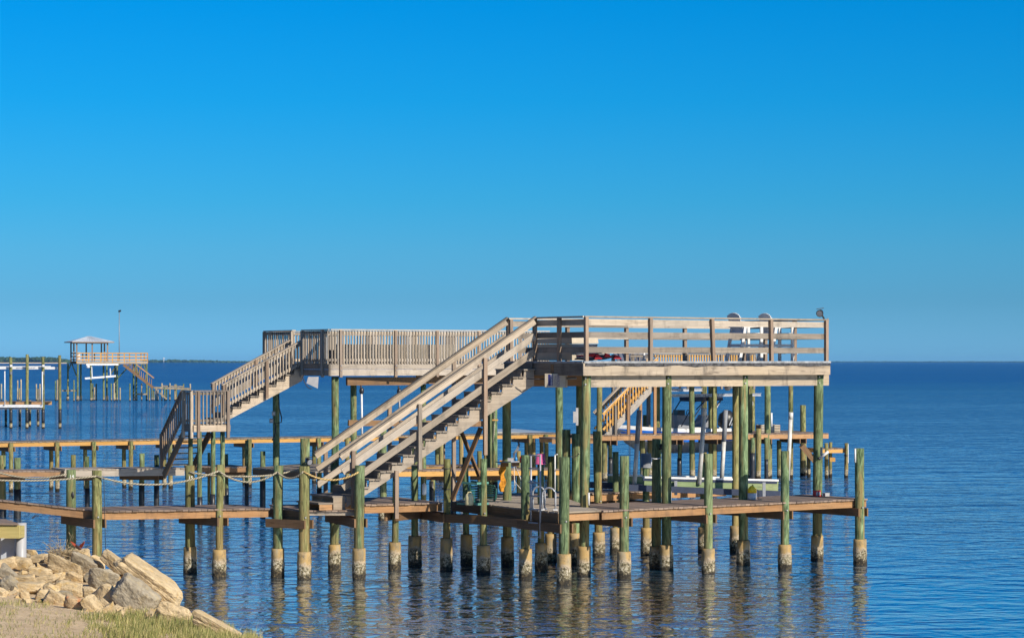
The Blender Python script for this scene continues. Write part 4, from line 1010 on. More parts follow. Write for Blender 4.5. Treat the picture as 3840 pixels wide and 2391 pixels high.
for f, hw, ch, kl, sh in ST:
    lo.append([hp(f, -ch, kl*.52), hp(f, 0, kl), hp(f, ch, kl*.52)])
    up_.append([hp(f, -hw*.99, sh-.16), hp(f, -ch, kl*.52-.002)])
    wh.append([hp(f, -hw*.99, sh-.165), hp(f, -hw, sh), hp(f, -hw*.86, sh+.012), hp(f, -hw*.84, sh-.3), hp(f, hw*.84, sh-.3), hp(f, hw*.86, sh+.012), hp(f, hw, sh), hp(f, hw*.99, sh-.165)])
strip(lo, 'hull', 'hulltan'); strip(up_, 'blue_side', 'hullblue')
strip([[hp(f, hw*.99, sh-.16), hp(f, ch, kl*.52-.002)] for f, hw, ch, kl, sh in ST], 'blue_side', 'hullblue'); strip(wh, 'gunwale', 'white')
f, hw, ch, kl, sh = ST[-1]
mb = MB(); mb.prism([hp(1.0, -hw, sh), hp(1.0, -ch, kl*.52), hp(1.0, 0, kl), hp(1.0, ch, kl*.52), hp(1.0, hw, sh)], bd*.03); mb.build('transom', M['white'], bt)
def bx(x): return ((x-2316)/(2748-2316))
mb = MB(); c = [hp(bx(2528), -.4, -.3), hp(bx(2585), -.4, -.3), hp(bx(2585), .4, -.3), hp(bx(2528), .4, -.3), hp(bx(2520), -.38, .62), hp(bx(2565), -.38, .62), hp(bx(2565), .38, .62), hp(bx(2520), .38, .62)]
mb.hexa(c, .6, .8, .9); con = mb.build('console', M['greyplastic'], bt)
mb = MB(); mb.loft([hp(bx(2572)+.004*math.cos(a_), -.15+.2*math.cos(a_), .66+.2*math.sin(a_)) for a_ in [6.283*i/14 for i in range(15)]], [.018]*15, 6); mb.build('steering_wheel', M['black'], con)
mb = MB(); mb.box(hp(bx(2545), .05, .74), bd*.2, bs_*.22, UP*.12); mb.build('instruments', M['black'], con)
mb = MB(); mb.prism([hp(bx(2606), -.45, .05), hp(bx(2642), -.45, .05), hp(bx(2650), -.45, .5), hp(bx(2636), -.45, .62)], bs_*.9); mb.build('seat', M['greyplastic'], bt)
mb = MB(); mb.prism([hp(bx(2574), -.75, 1.44), hp(bx(2678), -.75, 1.47), hp(bx(2680), -.75, 1.30), hp(bx(2577), -.75, 1.25)], bs_*1.5); mb.build('canopy', M['canvas'], bt)
for s_ in (-.7, .7):
    for (xa, za), (xb, zb) in (((2578, 1.30), (2522, .12)), ((2676, 1.34), (2632, .5)), ((2676, 1.34), (2640, .85)), ((2632, .55), (2600, .05))):
        mb = MB(); mb.cyl(hp(bx(xa), s_, za), hp(bx(xb), s_*1.1, zb), .028, .028, 7); mb.build('canopy_strut', M['canvas'] if zb > .8 or xa == 2578 else M['alu'], bt)
# outboard, tilted up
mb = MB(); o_ = hp(1.0, 0, .2); ax = (bd*.55+UP*.84).normalized()
mb.loft([hp(.905, 0, .05), hp(.925, 0, .22), hp(.945, 0, .45), hp(.97, 0, .66), hp(.985, 0, .74)], [.24, .36, .40, .30, .10], 12, True, 0, True); ob = mb.build('outboard_motor', M['black'], bt)
mb = MB(); mb.loft([hp(.985, 0, .3), hp(1.03, 0, .02), hp(1.08, 0, -.25)], [.13, .11, .08], 8); mb.build('motor_leg', M['black'], ob)
for k_ in range(2):
    mb = MB(); mb.bar(hp(.93+.02*k_, -.40, .12), hp(.965+.02*k_, -.39, .56), .02, .06); mb.build('motor_stripe', M['alu'], ob)
# crate on far dock end
cr = thing('slatted_crate', 'pale slatted crate standing on the far dock between the tall piles', 'crate', gp(2880, 1622, 2.06))
cc = pd(2880, 1606, 108.4)
for q_ in (-1, 1):
    mb = MB()
    for i in range(21): mb.bar(cc+ue*(-.42+.042*i)+ve*.3*q_-UP*.2, cc+ue*(-.42+.042*i)+ve*.3*q_+UP*.17, .02, .02, ue)
    for z in (-.18, -.06, .06, .16): mb.bar(cc-ue*.45+ve*.3*q_+UP*z, cc+ue*.45+ve*.3*q_+UP*z, .04, .04)
    mb.build('side_slats', M['beige'], cr)
for q_ in (-1, 1): mb = MB(); mb.box(cc+ue*.46*q_-UP*.015, ue*.02, ve*.3, UP*.185); mb.build('end_panel', M['brownpost'], cr)
mb = MB(); mb.box(cc-UP*.2, ue*.45, ve*.3, UP*.015); mb.build('crate_floor', M['beige'], cr)
# dark gangway leaning on the far dock
mb = MB(); mb.prism([pd(1866, 1623, 109), pd(2090, 1628, 110.5), pd(2086, 1624, 113), pd(1930, 1611, 113.5), pd(1866, 1612, 112)], UP*.05)
one('gangway', mb, M['hulltan'], 'flat tan gangway board lying behind the far dock walkway', 'gangway')
cd = MB(); cd.tube([pd(2812, 1448, 110.7), pd(2815, 1452, 110.7), pd(2816, 1505, 110.7)], .045, 7); one('conduit', cd, M['white'], 'white electric conduit with small box on the olive pile', 'pipe')
mb = MB(); mb.box(pd(2815, 1512, 110.5), V((.11, 0, 0)), V((0, .08, 0)), V((0, 0, .09))); one('junction_box', mb, M['beigedark'], 'small grey junction box at the bottom of the white conduit', 'box')
for x, y0, y1, lab in ((2893, 1547, 1598, 'short white pipe fixed to the green pile by the slatted crate'),):
    mb = MB(); mb.cyl(pd(x, y1, 106.3), pd(x, y0, 106.3), .045); one('white_pipe', mb, M['white'], lab, 'pipe')

# ================================================================== boat lift of the near dock (behind it)
bl = thing('boat_lift', 'empty boat lift with green plank bunks between the piles of the nearest dock', 'boat lift', (5, 66, 1.8))
p0, p1 = pd(2413, 1812, 64.6), pd(2915, 1823, 66.6)
B(bl, 'bunk', 'bunk', p0, p1, .09, .29); B(bl, 'bunk_carpet', 'white', p0+UP*.175, p1+UP*.175, .14, .05); B(bl, 'bunk_edge', 'canvas', p0+UP*.115-V((.02, .06, 0)), p1+UP*.115-V((.02, .06, 0)), .03, .07)
pb0, pb1 = p0+v*1.6, p1+v*1.6
B(bl, 'bunk', 'bunk', pb0, pb1, .09, .29); B(bl, 'bunk_carpet', 'white', pb0+UP*.175, pb1+UP*.175, .14, .05)
B(bl, 'cradle_beam', 'canvas', pd(2355, 1827, 64.1), pd(2920, 1851, 66.2), .1, .17)
B(bl, 'cradle_beam', 'canvas', pd(2355, 1827, 64.1)+v*1.7, pd(2920, 1851, 66.2)+v*1.7, .1, .17)
for x, y in ((2534, 1830), (2865, 1835)): B(bl, 'bunk_bracket', 'alu', pd(x, y-28, 64.9), pd(x, y+25, 64.9), .08, .08, V((1, 0, 0)))
for (xa, ya), (xb, yb), dd, ym, lab in (((2397, 1537), (2379, 1818), 64.4, 1662, 0), ((2642, 1529), (2622, 1815), 65.3, 0, 0), ((2721.6, 1537), (2706, 1800), 66.5, 1655, 0), ((2966, 1545), (2954, 1800), 67.0, 0, 0)):
    a_, b_ = pd(xa, ya, dd), pd(xb, yb, dd); r_ = .062 if dd < 66.8 else .058
    g_ = thing('guide_pole', {2397: 'lift guide pole, grey above and white below, leftmost in front of the golden stair', 2642: 'all-white lift guide pole in front of the boat canopy', 2721.6: 'lift guide pole, grey above and white below, by the black outboard', 2966: 'white lift guide pole with a wide cap, rightmost, on the far side of the dock'}[xa], 'guide pole', V((b_.x, b_.y, b_.z)), 'lift guide poles')
    if ym:
        t_ = (ym-ya)/(yb-ya); m_ = a_.lerp(b_, t_); q = MB(); q.cyl(m_, b_, r_*.98); q.build('lower_tube', M['pvc'], g_); q = MB(); q.cyl(a_, m_, r_*1.06); q.build('upper_sleeve', M['greyplastic'], g_)
    else:
        q = MB(); q.cyl(a_, b_, r_); q.build('tube', M['pvc'], g_); q = MB(); q.cyl(a_, a_.lerp(b_, .10), r_*1.14); q.build('cap', M['pvc'], g_)
for x, y, d in ((1353, 1460, 77.5), (1494, 1463, 78.5)):
    h_ = thing('hoist_hook', 'black pulley with white pipe hanging under the high picket deck' if x < 1400 else 'black pulley with grey pipe under the picket deck, half behind the plank stair', 'pulley', pd(x, y, d), 'hanging pulleys')
    q = MB(); q.ball(pd(x+3, y+5, d), .08, .06, .12, 8, 6); q.build('block', M['black'], h_)
    q = MB(); q.cyl(pd(x, y-16, d), pd(x+2, y+2, d), .03); q.build('strap', M['cord'], h_)
    q = MB(); q.cyl(pd(x+3, y+12, d), pd(x+5, y+(190 if x < 1400 else 120), d), .032); q.build('pipe', M['galv'] if x > 1400 else M['white'], h_)

# ================================================================== left: open lift dock far out
dl = thing('boat_lift_dock', 'low far dock at the left edge with tall black-wrapped piles and a white lift beam', 'dock', (-40, 186, 0))
def dpile(x, yt, wpx, d, wy=1535): pile(dl, x, 0, yt, wpx, d=d, mat='pileolive', wrap=(.45, zat(wy, d)))
for x, yt, wy in ((40.7, 1339, 1533), (101, 1328, 1535), (161.7, 1337, 1533), (225, 1331.6, 1533)): dpile(x, yt, 11.6, 186, wy)
for x, yt in ((22, 1500), (74, 1500), (112, 1500), (143, 1500), (-18, 1336), (-40, 1500)): dpile(x, yt, 9, 192, 1533)
q0, q1 = pd(-60, 1505, 187.5), pd(168, 1505, 187.5); low_deck(dl, q0, q1, V((0, 3.0, 0)), beam='orange', st=.26)
B(dl, 'lift_beam', 'white', pd(-60, 1379, 186.4), pd(215, 1379.5, 186.4), .2, .2); B(dl, 'lift_beam', 'white', pd(-60, 1378, 190), pd(190, 1376, 190), .2, .2)
text('BREEZE BOAT LIFTS  850-244-4567', .10, pd(96, 1379.3, 186.28), V((1, 0, 0)), UP, M['navy'], dl)
B(dl, 'cradle_beam', 'white', pd(-60, 1521.5, 185.8), pd(160, 1521.5, 185.8), .15, .22); B(dl, 'cradle_beam', 'greyplastic', pd(-60, 1531, 186), pd(160, 1531, 186), .15, .15)
for x, y0, y1 in ((17.9, 1391, 1517), (158.7, 1392, 1517)): q = MB(); q.cyl(pd(x, y1, 185.6), pd(x, y0, 185.6), .045); q.build('guide_pole', M['white'], dl)
for x in (42, 163): q = MB(); q.box(pd(x, 1371, 185.7), V((.085, 0, 0)), V((0, .05, 0)), V((0, 0, .09))); q.build('pile_plate', M['white'], dl); q = MB(); q.box(pd(x, 1398, 185.7), V((.06, 0, 0)), V((0, .05, 0)), V((0, 0, .12))); q.build('pulley', M['galv'], dl)

# ================================================================== far pavilion
DE = 315.0
pv = thing('pavilion', 'distant raised pavilion with hipped metal roof, orange railings and braced piles', 'pavilion', pd(330, 1503, DE))
def e_(x, y, dd=0.0): return pd(x*.26457, 1130+y*.26457, DE+dd)   # from the enlarged view of the far left
dk = [e_(1088, 848), e_(2092, 848, 5.5), e_(2092, 848, 5.5)+V((-1.9, 3.2, 0)), e_(945, 848, 3.0)]
for q in dk: q.z = 5.32
dk[3] = dk[0]+V((-1.36*.98, 3.0, 0)); dk[2] = dk[1]+V((-1.36, 3.0, 0))
boards(pv, dk[0], dk[1], dk[2], dk[3], name='floor', mat='weathered')
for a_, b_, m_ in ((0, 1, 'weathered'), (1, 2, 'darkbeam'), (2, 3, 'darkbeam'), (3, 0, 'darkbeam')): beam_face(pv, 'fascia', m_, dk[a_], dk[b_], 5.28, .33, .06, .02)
for a_, b_, m_ in ((0, 1, 'yellow'), (3, 0, 'orange'), (2, 3, 'orange'), (1, 2, 'orange')):
    for z in (1.06, .62, .2): B(pv, 'rail', m_, dk[a_]+UP*z, dk[b_]+UP*z, .06, .15)
    L = (dk[b_]-dk[a_]).length
    m = max(1, round(L/1.8))
    for i in range(m): q = dk[a_].lerp(dk[b_], i/m); B(pv, 'rail_post', m_, q-UP*.25, q+UP*1.1, .13, .13, V((1, 0, 0)))
rt = .43
rc = [dk[0], dk[0].lerp(dk[1], .43), dk[3].lerp(dk[2], .43), dk[3]]
for q in [rc[0].lerp(rc[1], i/2) for i in range(3)]+[rc[3].lerp(rc[2], i/2) for i in range(3)]+[rc[0].lerp(rc[3], .5), rc[1].lerp(rc[2], .5)]: B(pv, 'roof_post', 'brownpost', q, at(q, 7.86), .17, .17, V((1, 0, 0)))
for i in range(4): B(pv, 'eave_beam', 'brownpost', at(rc[i], 7.78), at(rc[(i+1) % 4], 7.78), .12, .2)
ctr = (rc[0]+rc[2])*.5; ev = [at(ctr+(q-ctr)*1.36, 7.90) for q in rc]; ap = [at(ctr.lerp((rc[0]+rc[3])*.5, .12), 8.62), at(ctr.lerp((rc[1]+rc[2])*.5, .12), 8.62)]
mb = MB(); mb.v = ev+ap; [mb.face(f) for f in ((0, 1, 5, 4), (1, 2, 5), (2, 3, 4, 5), (3, 0, 4))]; mb.face((3, 2, 1, 0)); rf = mb.build('roof', M['roof'], pv)
mb = MB()
for i in range(15): mb.bar(ev[0].lerp(ev[1], i/14)+UP*.02, ap[0].lerp(ap[1], i/14)+UP*.02, .05, .04)
mb.build('roof_seams', M['roof'], rf)
mb = MB(); [mb.bar(ev[i]-UP*.06, ev[(i+1) % 4]-UP*.06, .06, .13) for i in range(4)]; mb.build('eave_trim', M['brownpost'], pv)
for x, dd, sl_ in ((960, 3.4, 1), (1100, .3, 1), (1143, 3.3, 1), (1290, 1.4, 0), (1470, 4.6, 0), (1515, 2.6, 1), (1630, 5.4, 0), (1660, 3.4, 0), (1893, 5.6, 0), (1930, 4.6, 1), (2080, 5.6, 0)):
    pile(pv, x*.26457, 0, 1363, 7.2, d=DE+dd, mat='pile', sl=1484 if sl_ else None, slw=9.8)
for (xa, ya), (xb, yb) in (((1005, 885), (965, 985)), ((1020, 885), (1088, 1060)), ((1855, 885), (1675, 1080)), ((1700, 885), (1640, 930)), ((1620, 950), (1560, 1040)), ((1925, 905), (1960, 1050)), ((2015, 885), (1950, 1055)), ((2035, 885), (2070, 980))):
    B(pv, 'brace', 'pile', e_(xa, ya, 3), e_(xb, yb, 3), .14, .16, V((0, 1, 0)))
for x0, x1, y in ((880, 1085, 1262), (1945, 2080, 1312)): B(pv, 'cross_beam', 'paledpile', e_(x0, y, 4), e_(x1, y, 4), .1, .2)
t_ = lambda *a_: B(pv, *a_)
t_('lift_beam', 'white', e_(1220, 893), e_(1678, 893, 1.5), .12, .2)
t_('lift_cradle', 'white', e_(1203, 1090), e_(1640, 1055, 1.5), .12, .24)
for x, y0, y1 in ((1300, 925, 1070), (1562, 945, 1060)): t_('guide_pole', 'white', e_(x, y0), e_(x+8, y1), .12, .12, V((0, 1, 0)))
q = MB(); q.ball(e_(1248, 925), .27, .2, .2, 8, 6); q.build('motor_cover', M['white'], pv)
q = MB(); q.box(e_(1118, 768, .3), V((.19, 0, 0)), V((0, .05, 0)), V((0, 0, .45))); q.build('notice_board', M['white'], pv)
q = MB(); q.cyl(e_(1690, 850, 4), e_(1690, 140, 4), .06, .045); lp = q.build('lamp_pole', M['galv'], pv)
q = MB(); q.box(e_(1697, 135, 4), V((.17, 0, .03)), V((0, .15, 0)), V((0, 0, .12))); q.build('floodlight', M['black'], lp)
ps = thing('staircase', 'distant stair with orange handrail coming down from the pavilion deck to the ruined pilings', 'staircase', e_(2000, 1220))
for dd in (2.0, 4.0):
    B(ps, 'stringer', 'darkbeam', e_(1750, 895, dd), e_(2172, 1222, dd), .1, .34); B(ps, 'handrail', 'orange', e_(1935, 892, dd), e_(2182, 1085, dd), .08, .16)
    mb = MB()
    for i in range(13): mb.bar(e_(1800+29*i, 945+22*i, dd), e_(1800+29*i, 835+22*i, dd), .06, .06, V((1, 0, 0)))
    mb.build('balusters', M['orange'], ps)
for i in range(14): B(ps, 'tread', 'weathered', e_(1765+29*i, 898+22.5*i, 2), e_(1765+29*i, 898+22.5*i, 4), .3, .05)
# ruined pilings and loose posts out there
rp = thing('ruined_pier', 'distant ruined pier of leaning pale stumps with a broken rail, right of the pavilion stair', 'pier', pd(640, 1503, DE+4))
for x, yt in ((585, 1449), (592, 1461), (607, 1436), (618, 1452), (624, 1447), (637, 1436), (656, 1440), (661, 1440), (682, 1452), (688, 1438), (714, 1438), (577, 1463), (570, 1447)):
    pile(rp, x, 0, yt, 5.6, d=DE+4+R.uniform(-2, 2), mat='paledpile' if R.random() < .5 else 'pile', name='stump')
B(rp, 'rail', 'paledpile', pd(578, 1453, DE+2.3), pd(716, 1458, DE+2.3), .15, .28); B(rp, 'rail', 'paledpile', pd(604, 1446, DE+4), pd(690, 1449, DE+4), .15, .16)
B(rp, 'fallen_beam', 'paledpile', pd(600, 1473, DE+2), pd(626, 1496, DE+2), .15, .2)
for x, yt, m_ in ((5.3, 1438, 'paledpile'), (65.5, 1425, 'paledpile'), (79, 1422, 'paledpile'), (72.5, 1455, 'pileolive'), (136.5, 1439, 'paledpile'), (150, 1439, 'paledpile'), (142.5, 1457, 'pileolive'), (208.5, 1427, 'pile'), (214.8, 1423, 'paledpile'), (277.5, 1424, 'pile'), (347.5, 1437, 'pile'), (354, 1451, 'paledpile'), (361, 1438, 'pile'), (418, 1437, 'pile'), (428, 1436, 'paledpile'), (450.5, 1453, 'paledpile'), (487, 1437, 'pile'), (531, 1437, 'paledpile'), (560, 1452, 'pile')):
    o = pile(None, x, 0, yt, 5.4, d=DE+R.uniform(-3, 6), mat=m_, name='mooring_pile')[0]
    tag(o, 'thin weathered post standing alone in the water around the distant pavilion', 'piling', 'loose posts around the pavilion')

# ================================================================== far shores
mb = MB()
def shore_wood(x0, x1, d, hfun, yb, step, sz):
    x = x0
    while x < x1:
        hpx = hfun(x)
        for _ in range(4):
            top = hpx*R.uniform(.45, 1.0); r_ = sz*R.uniform(.6, 1.25)
            c_ = pd(x+R.uniform(-step, step), yb, d+R.uniform(0, 220)); zt = top*d/F
            mb.ball(V((c_.x, c_.y, max(1.0, zt-r_*.8))), r_*1.2, r_, r_*R.uniform(.7, 1.1), 7, 5, .22)
        mb.ball(V((c_.x, c_.y+100, hpx*.3*d/F)), sz*1.8, sz, hpx*.42*d/F, 7, 5, .2)
        x += step
shore_wood(-500, 246, 6000, lambda x: (24+4*NZ.noise(V((x*.022, 0, 0)))+4*NZ.noise(V((x*.09, 3, 0))))*(1 if x < 222 else max(.18, 1-(x-222)/30)), 1361.5, 3.2, 4.2)
o = mb.build('treeline', M['tree']); tag(o, 'dark wooded shore across the bay at the left', 'woodland', kind='stuff')
mb = MB(); shore_wood(540, 1010, 9000, lambda x: (11.5+2.5*NZ.noise(V((x*.03, 9, 0))))*(1 if x < 720 else max(.3, 1-(x-720)/320)), 1359.5, 4.5, 4.5)
o = mb.build('treeline', M['tree']); tag(o, 'low wooded spit far across the bay behind the pavilion', 'woodland', kind='stuff')
mb = MB(); shore_wood(780, 4300, 14000, lambda x: 3.6+1.4*NZ.noise(V((x*.013, 2, 0))), 1357.4, 9, 4.5)
o = mb.build('treeline', M['tree']); tag(o, 'faint low shore on the horizon', 'woodland', kind='stuff')
mb = MB(); mb.prism([pd(-500, 1361.9, 5900), pd(250, 1361.9, 5900), pd(250, 1361.9, 6300), pd(-500, 1361.9, 6300)], UP*2.0); o = mb.build('beach', M['sand']); tag(o, kind='structure')
for a_ in (V((0, 0, 0)),):
    wt = thing('water_tower', 'tiny white water tower on the far wooded spit', 'water tower', pd(614, 1355, 9010))
    c_ = pd(614, 1343.5, 9010); q = MB(); q.ball(c_, 4.0, 4.0, 3.0, 12, 8); q.build('tank', M['white'], wt); q = MB(); q.cyl(V((c_.x, c_.y, 0)), c_, 1.2); q.build('pillar', M['white'], wt)
def rebase(o):
    me = o.data; zs = min(x.co.z for x in me.vertices); c = sum((x.co for x in me.vertices), V())/len(me.vertices); q = V((c.x, c.y, max(zs, -1.0)))
    for x in me.vertices: x.co -= q
    o.location = o.location+q
    for ch in o.children: rebase_child(ch, q)
def rebase_child(ch, q):
    for x in ch.data.vertices: x.co -= q
for o in list(COL.objects):
    if o.type == 'MESH' and o.parent is None and o.get('category') == 'piling': rebase(o)

# ================================================================== ropes
def rope(ptss, mat, label):
    mb = MB()
    for pts in ptss: mb.tube(pts, .025, 6)
    return one('rope', mb, M[mat], label, 'rope')
def tp(k, y, dx=0):
    b0 = P[k][1]; return V((b0.x+dx, b0.y-.13, zat(y, b0.y)))
rope([sag(pd(-60, 1796, 57.5), tp('1', 1783), .07), sag(tp('1', 1783), tp('2', 1764), .27), sag(tp('2', 1764), tp('3b', 1768), .26), sag(tp('3b', 1768), tp('3', 1766), .16)], 'rope', 'pale rope swagged from pile to pile along the front of the nearest dock')
rope([sag(tp('3', 1766), tp('4', 1768), .20)], 'ropegold', 'golden rope swag in front of the foot of the plank-railed stair')
rope([sag(pd(-60, 1750, 59.5), tp('1b', 1776, -.1), .18), sag(tp('2b', 1769), pd(905, 1785, 58.9), .03), sag(pd(905, 1785, 58.9), tp('3c', 1752), .07)], 'rope', 'pale rope along the rear piles of the nearest dock, behind the first swag')
# ================================================================== swim ladder and grab loops
def lp(x, y, d=57.0): return pd(x, y, d)
ld_ = thing('swim_ladder', 'tall grey metal ladder rising from the corner of the dock platform to the pink bucket', 'ladder', lp(2010, 2018))
for x, y0, y1, dd in ((1991, 1706, 2006, 57.25), (2026, 1704, 2018, 56.85)): q = MB(); q.cyl(pd(x, y1, dd), pd(x, y0, dd), .023, .023, 10); q.build('side_rail', M['alu'], ld_)
for y in (1706, 1756, 1808, 1858, 1908, 1959, 2010): q = MB(); q.cyl(pd(1983, y-1, 57.2), pd(2026, y+2, 56.88), .017, .017, 8); q.build('rung', M['alu'], ld_)
for i, (xa, xb, yt, yb, d, lab) in enumerate(((1998, 2043, 1824, 1908, 57.5, 'arched metal grab rail behind the swim ladder, left of its twin'), (2034, 2083, 1828, 1912, 57.2, 'arched metal grab rail right of the swim ladder, beside the olive pile'))):
    pa, pb = pd(xa, yb, d), pd(xb, yb, d-.1); r_ = (pb-pa).length/2; ht = (yb-yt)*d/F-r_; m_ = (pa+pb)/2; dx = (pb-pa).normalized()
    pts = [pa, pa+UP*ht*.5]+[m_+UP*ht-dx*(r_*math.cos(math.pi*k/10))+UP*(r_*math.sin(math.pi*k/10)) for k in range(11)]+[pb+UP*ht*.5, pb]
    g_ = thing('grab_rail', lab, 'grab rail', m_, 'arched grab rails'); q = MB(); q.tube(pts, .023, 9); q.build('rail', M['alu'], g_)
    for p_ in (pa, pb): q = MB(); q.box(p_+UP*.012, V((.055, 0, 0)), V((0, .05, 0)), UP*.014); q.build('foot_plate', M['white'], g_)
# buckets over pile tops
def bucket(x, yt, yb, w0, w1, d, mat, label):
    q = MB(); a_, b_ = pd(x, yb, d), pd(x, yt, d); k = d/F/2
    q.loft([a_, a_+UP*.02, a_+UP*.02, b_, b_-UP*.004], [w1*k*1.06, w1*k*1.06, w1*k, w0*k, w0*k*.96], 20, True, 0, True)
    return one('bucket', q, M[mat], label, 'bucket')
bucket(2027, 1701, 1740, 31, 38, 59.7, 'pink', 'pink bucket upturned on a pile top behind the swim ladder')
bucket(2423, 1699, 1753, 38, 40, 64.9, 'greyplastic', 'dark grey bucket upturned on a pile behind the nearest dock')
# cleaning shelf
sh = thing('shelf', 'dark shelf board fixed between two piles left of the swim ladder', 'shelf', pd(1912, 1732, 59.5))
a_, b_ = pd(1884, 1731, 60.6), pd(1941, 1730, 59.3)
B(sh, 'shelf_board', 'greyplastic', a_, b_, .35, .03); B(sh, 'bracket', 'darkbeam', a_.lerp(b_, .15)-UP*.12, a_.lerp(b_, .15)-UP*.02, .05, .2, V((1, 0, 0))); B(sh, 'bracket', 'darkbeam', a_.lerp(b_, .85)-UP*.12, a_.lerp(b_, .85)-UP*.02, .05, .2, V((1, 0, 0)))
c_ = a_.lerp(b_, .55)+UP*.05; q = MB(); q.box(c_, V((.075, 0, 0)), V((0, .06, 0)), UP*.035); q.box(c_+UP*.04, V((.08, 0, 0)), V((0, .065, 0)), UP*.006); one('tackle_box', q, M['beigedark'], 'small grey box lying on the dark shelf', 'box')
c_ = a_.lerp(b_, .9)+UP*.016; q = MB(); q.loft([c_, c_+UP*.07, c_+UP*.09, c_+UP*.11], [.035, .035, .02, .02], 10); one('blue_bottle', q, M['blue'], 'small bright blue bottle on the dark shelf', 'bottle')
c_ = pd(1953, 1733, 58.0); q = MB(); q.loft([c_, c_+UP*.09, c_+UP*.10, c_+UP*.145], [.034, .034, .03, .03], 12); one('red_bottle', q, M['red'], 'small red-capped bottle beside the pile left of the swim ladder', 'bottle')
q = MB(); r0_ = a_+V((-.02, -.2, .03))
rows = [[r0_+V((.02+.03*math.sin(j*1.3+i), -.03*math.cos(i*.9+j), -.06*i+(.02 if i == 0 else 0)))+V((.035*j-.07, 0, 0)) for j in range(5)] for i in range(14)]
q.v = [p_ for r_ in rows for p_ in r_]
for i in range(13):
    for j in range(4): q.face((i*5+j, i*5+j+1, i*5+j+6, i*5+j+5), None, True)
one('rag', q, M['orangecloth'], 'orange rag hanging from the left end of the dark shelf', 'cloth')
q = MB()
for k in range(4):
    x = 1925+k*2; q.tube([pd(x, 1725, 60), pd(1924+2*k, 1700, 60), pd(1936+3*k, 1684, 60.2), pd(1944+2*k, 1665, 60.3), pd(1938+k, 1650, 60.4), pd(1928, 1643+3*k, 60.5), pd(1920-k, 1652, 60.5)], .008, 5)
one('hose_bundle', q, M['galv'], 'bundle of grey looped lines above the dark shelf', 'hose')
q = MB(); q.tube([pd(1927, 1738, 60), pd(1929, 1800, 60), pd(1931, 1826, 60), pd(1926, 1840, 60.1), pd(1919, 1843, 60.3)], .012, 6); q.tube([pd(1930, 1738, 60), pd(1954, 1798, 59.4)], .012, 6); q.tube([pd(1919, 1776, 60.4), pd(1935, 1812, 60.1), pd(1955, 1835, 59.4)], .012, 6)
one('hose', q, M['hose'], 'pale hose hanging below the dark shelf', 'hose')

# ================================================================== tipped garden chair and jug
tc_ = thing('garden_chair', 'green plastic garden chair tipped on its side at the edge of the dock platform', 'chair', pd(1800, 1893, 59.3))
yl = V((-.68, -.73, 0)); xl = UP; zl = xl.cross(yl); o0 = pd(1787, 1890, 59.45)
def ch(x, y, z): return o0+xl*(x+.28)+yl*y+zl*(z-.45)
q = MB(); 
for k in range(7): q.bar(ch(-.2+.062*k, -.2, .43-.02*abs(k-3)*.3), ch(-.2+.062*k, .2, .44), .045, .022, zl)
q.bar(ch(-.22, .21, .43), ch(.22, .21, .43), .05, .035, zl); q.build('seat', M['teal'], tc_)
q = MB()
for k in range(8):
    x = -.19+.054*k; q.tube([ch(x*.9, -.20, .46), ch(x, -.235, .58), ch(x*1.02, -.27, .70), ch(x*.95, -.30, .83-.5*x*x)], .014, 5)
q.tube([ch(-.2, -.29, .78), ch(-.1, -.3, .84), ch(.1, -.3, .84), ch(.2, -.29, .78)], .03, 6); q.build('backrest', M['teal'], tc_)
for s_ in (-1, 1):
    q = MB(); q.bar(ch(.26*s_, -.22, .65), ch(.26*s_, .22, .66), .055, .03, zl); q.build('armrest', M['tealpale'], tc_)
    for y0, y1, z1 in ((.2, .24, .65), (-.2, -.27, .62)):
        q = MB(); q.bar(ch(.25*s_, y0, z1), ch(.27*s_, y1, 0), .05, .035, yl); q.build('leg', M['tealpale'] if y0 > 0 else M['teal'], tc_)
c_ = pd(1760, 1884, 59.2); c_.z = 1.70; q = MB(); q.loft([c_, c_+UP*.03, c_+UP*.22, c_+UP*.28, c_+UP*.30], [.09, .11, .11, .085, .035], 14, True, 0, True, [(1, .75)]*5); q.tube([c_+UP*.27+V((-.06, 0, 0)), c_+UP*.33+V((-.03, 0, 0)), c_+UP*.33+V((.04, 0, 0)), c_+UP*.27+V((.07, 0, 0))], .014, 6); one('jug', q, M['cream'], 'cream plastic jug standing against the tipped green chair', 'jug')
# white boat fender hanging on the middle dock
f_ = thing('fender', 'white boat fender hanging from the middle dock under the plank stair', 'fender', pd(1591, 1857, 79.5)); q = MB(); a_, b_ = pd(1591, 1855, 79.5), pd(1591, 1812, 79.5); q.loft([a_, a_.lerp(b_, .1), a_.lerp(b_, .9), b_, b_+UP*.03], [.03, .075, .075, .03, .02], 12); q.build('body', M['white'], f_); q = MB(); q.cyl(b_, pd(1591, 1782, 79.5), .012); q.build('line', M['rope'], f_)
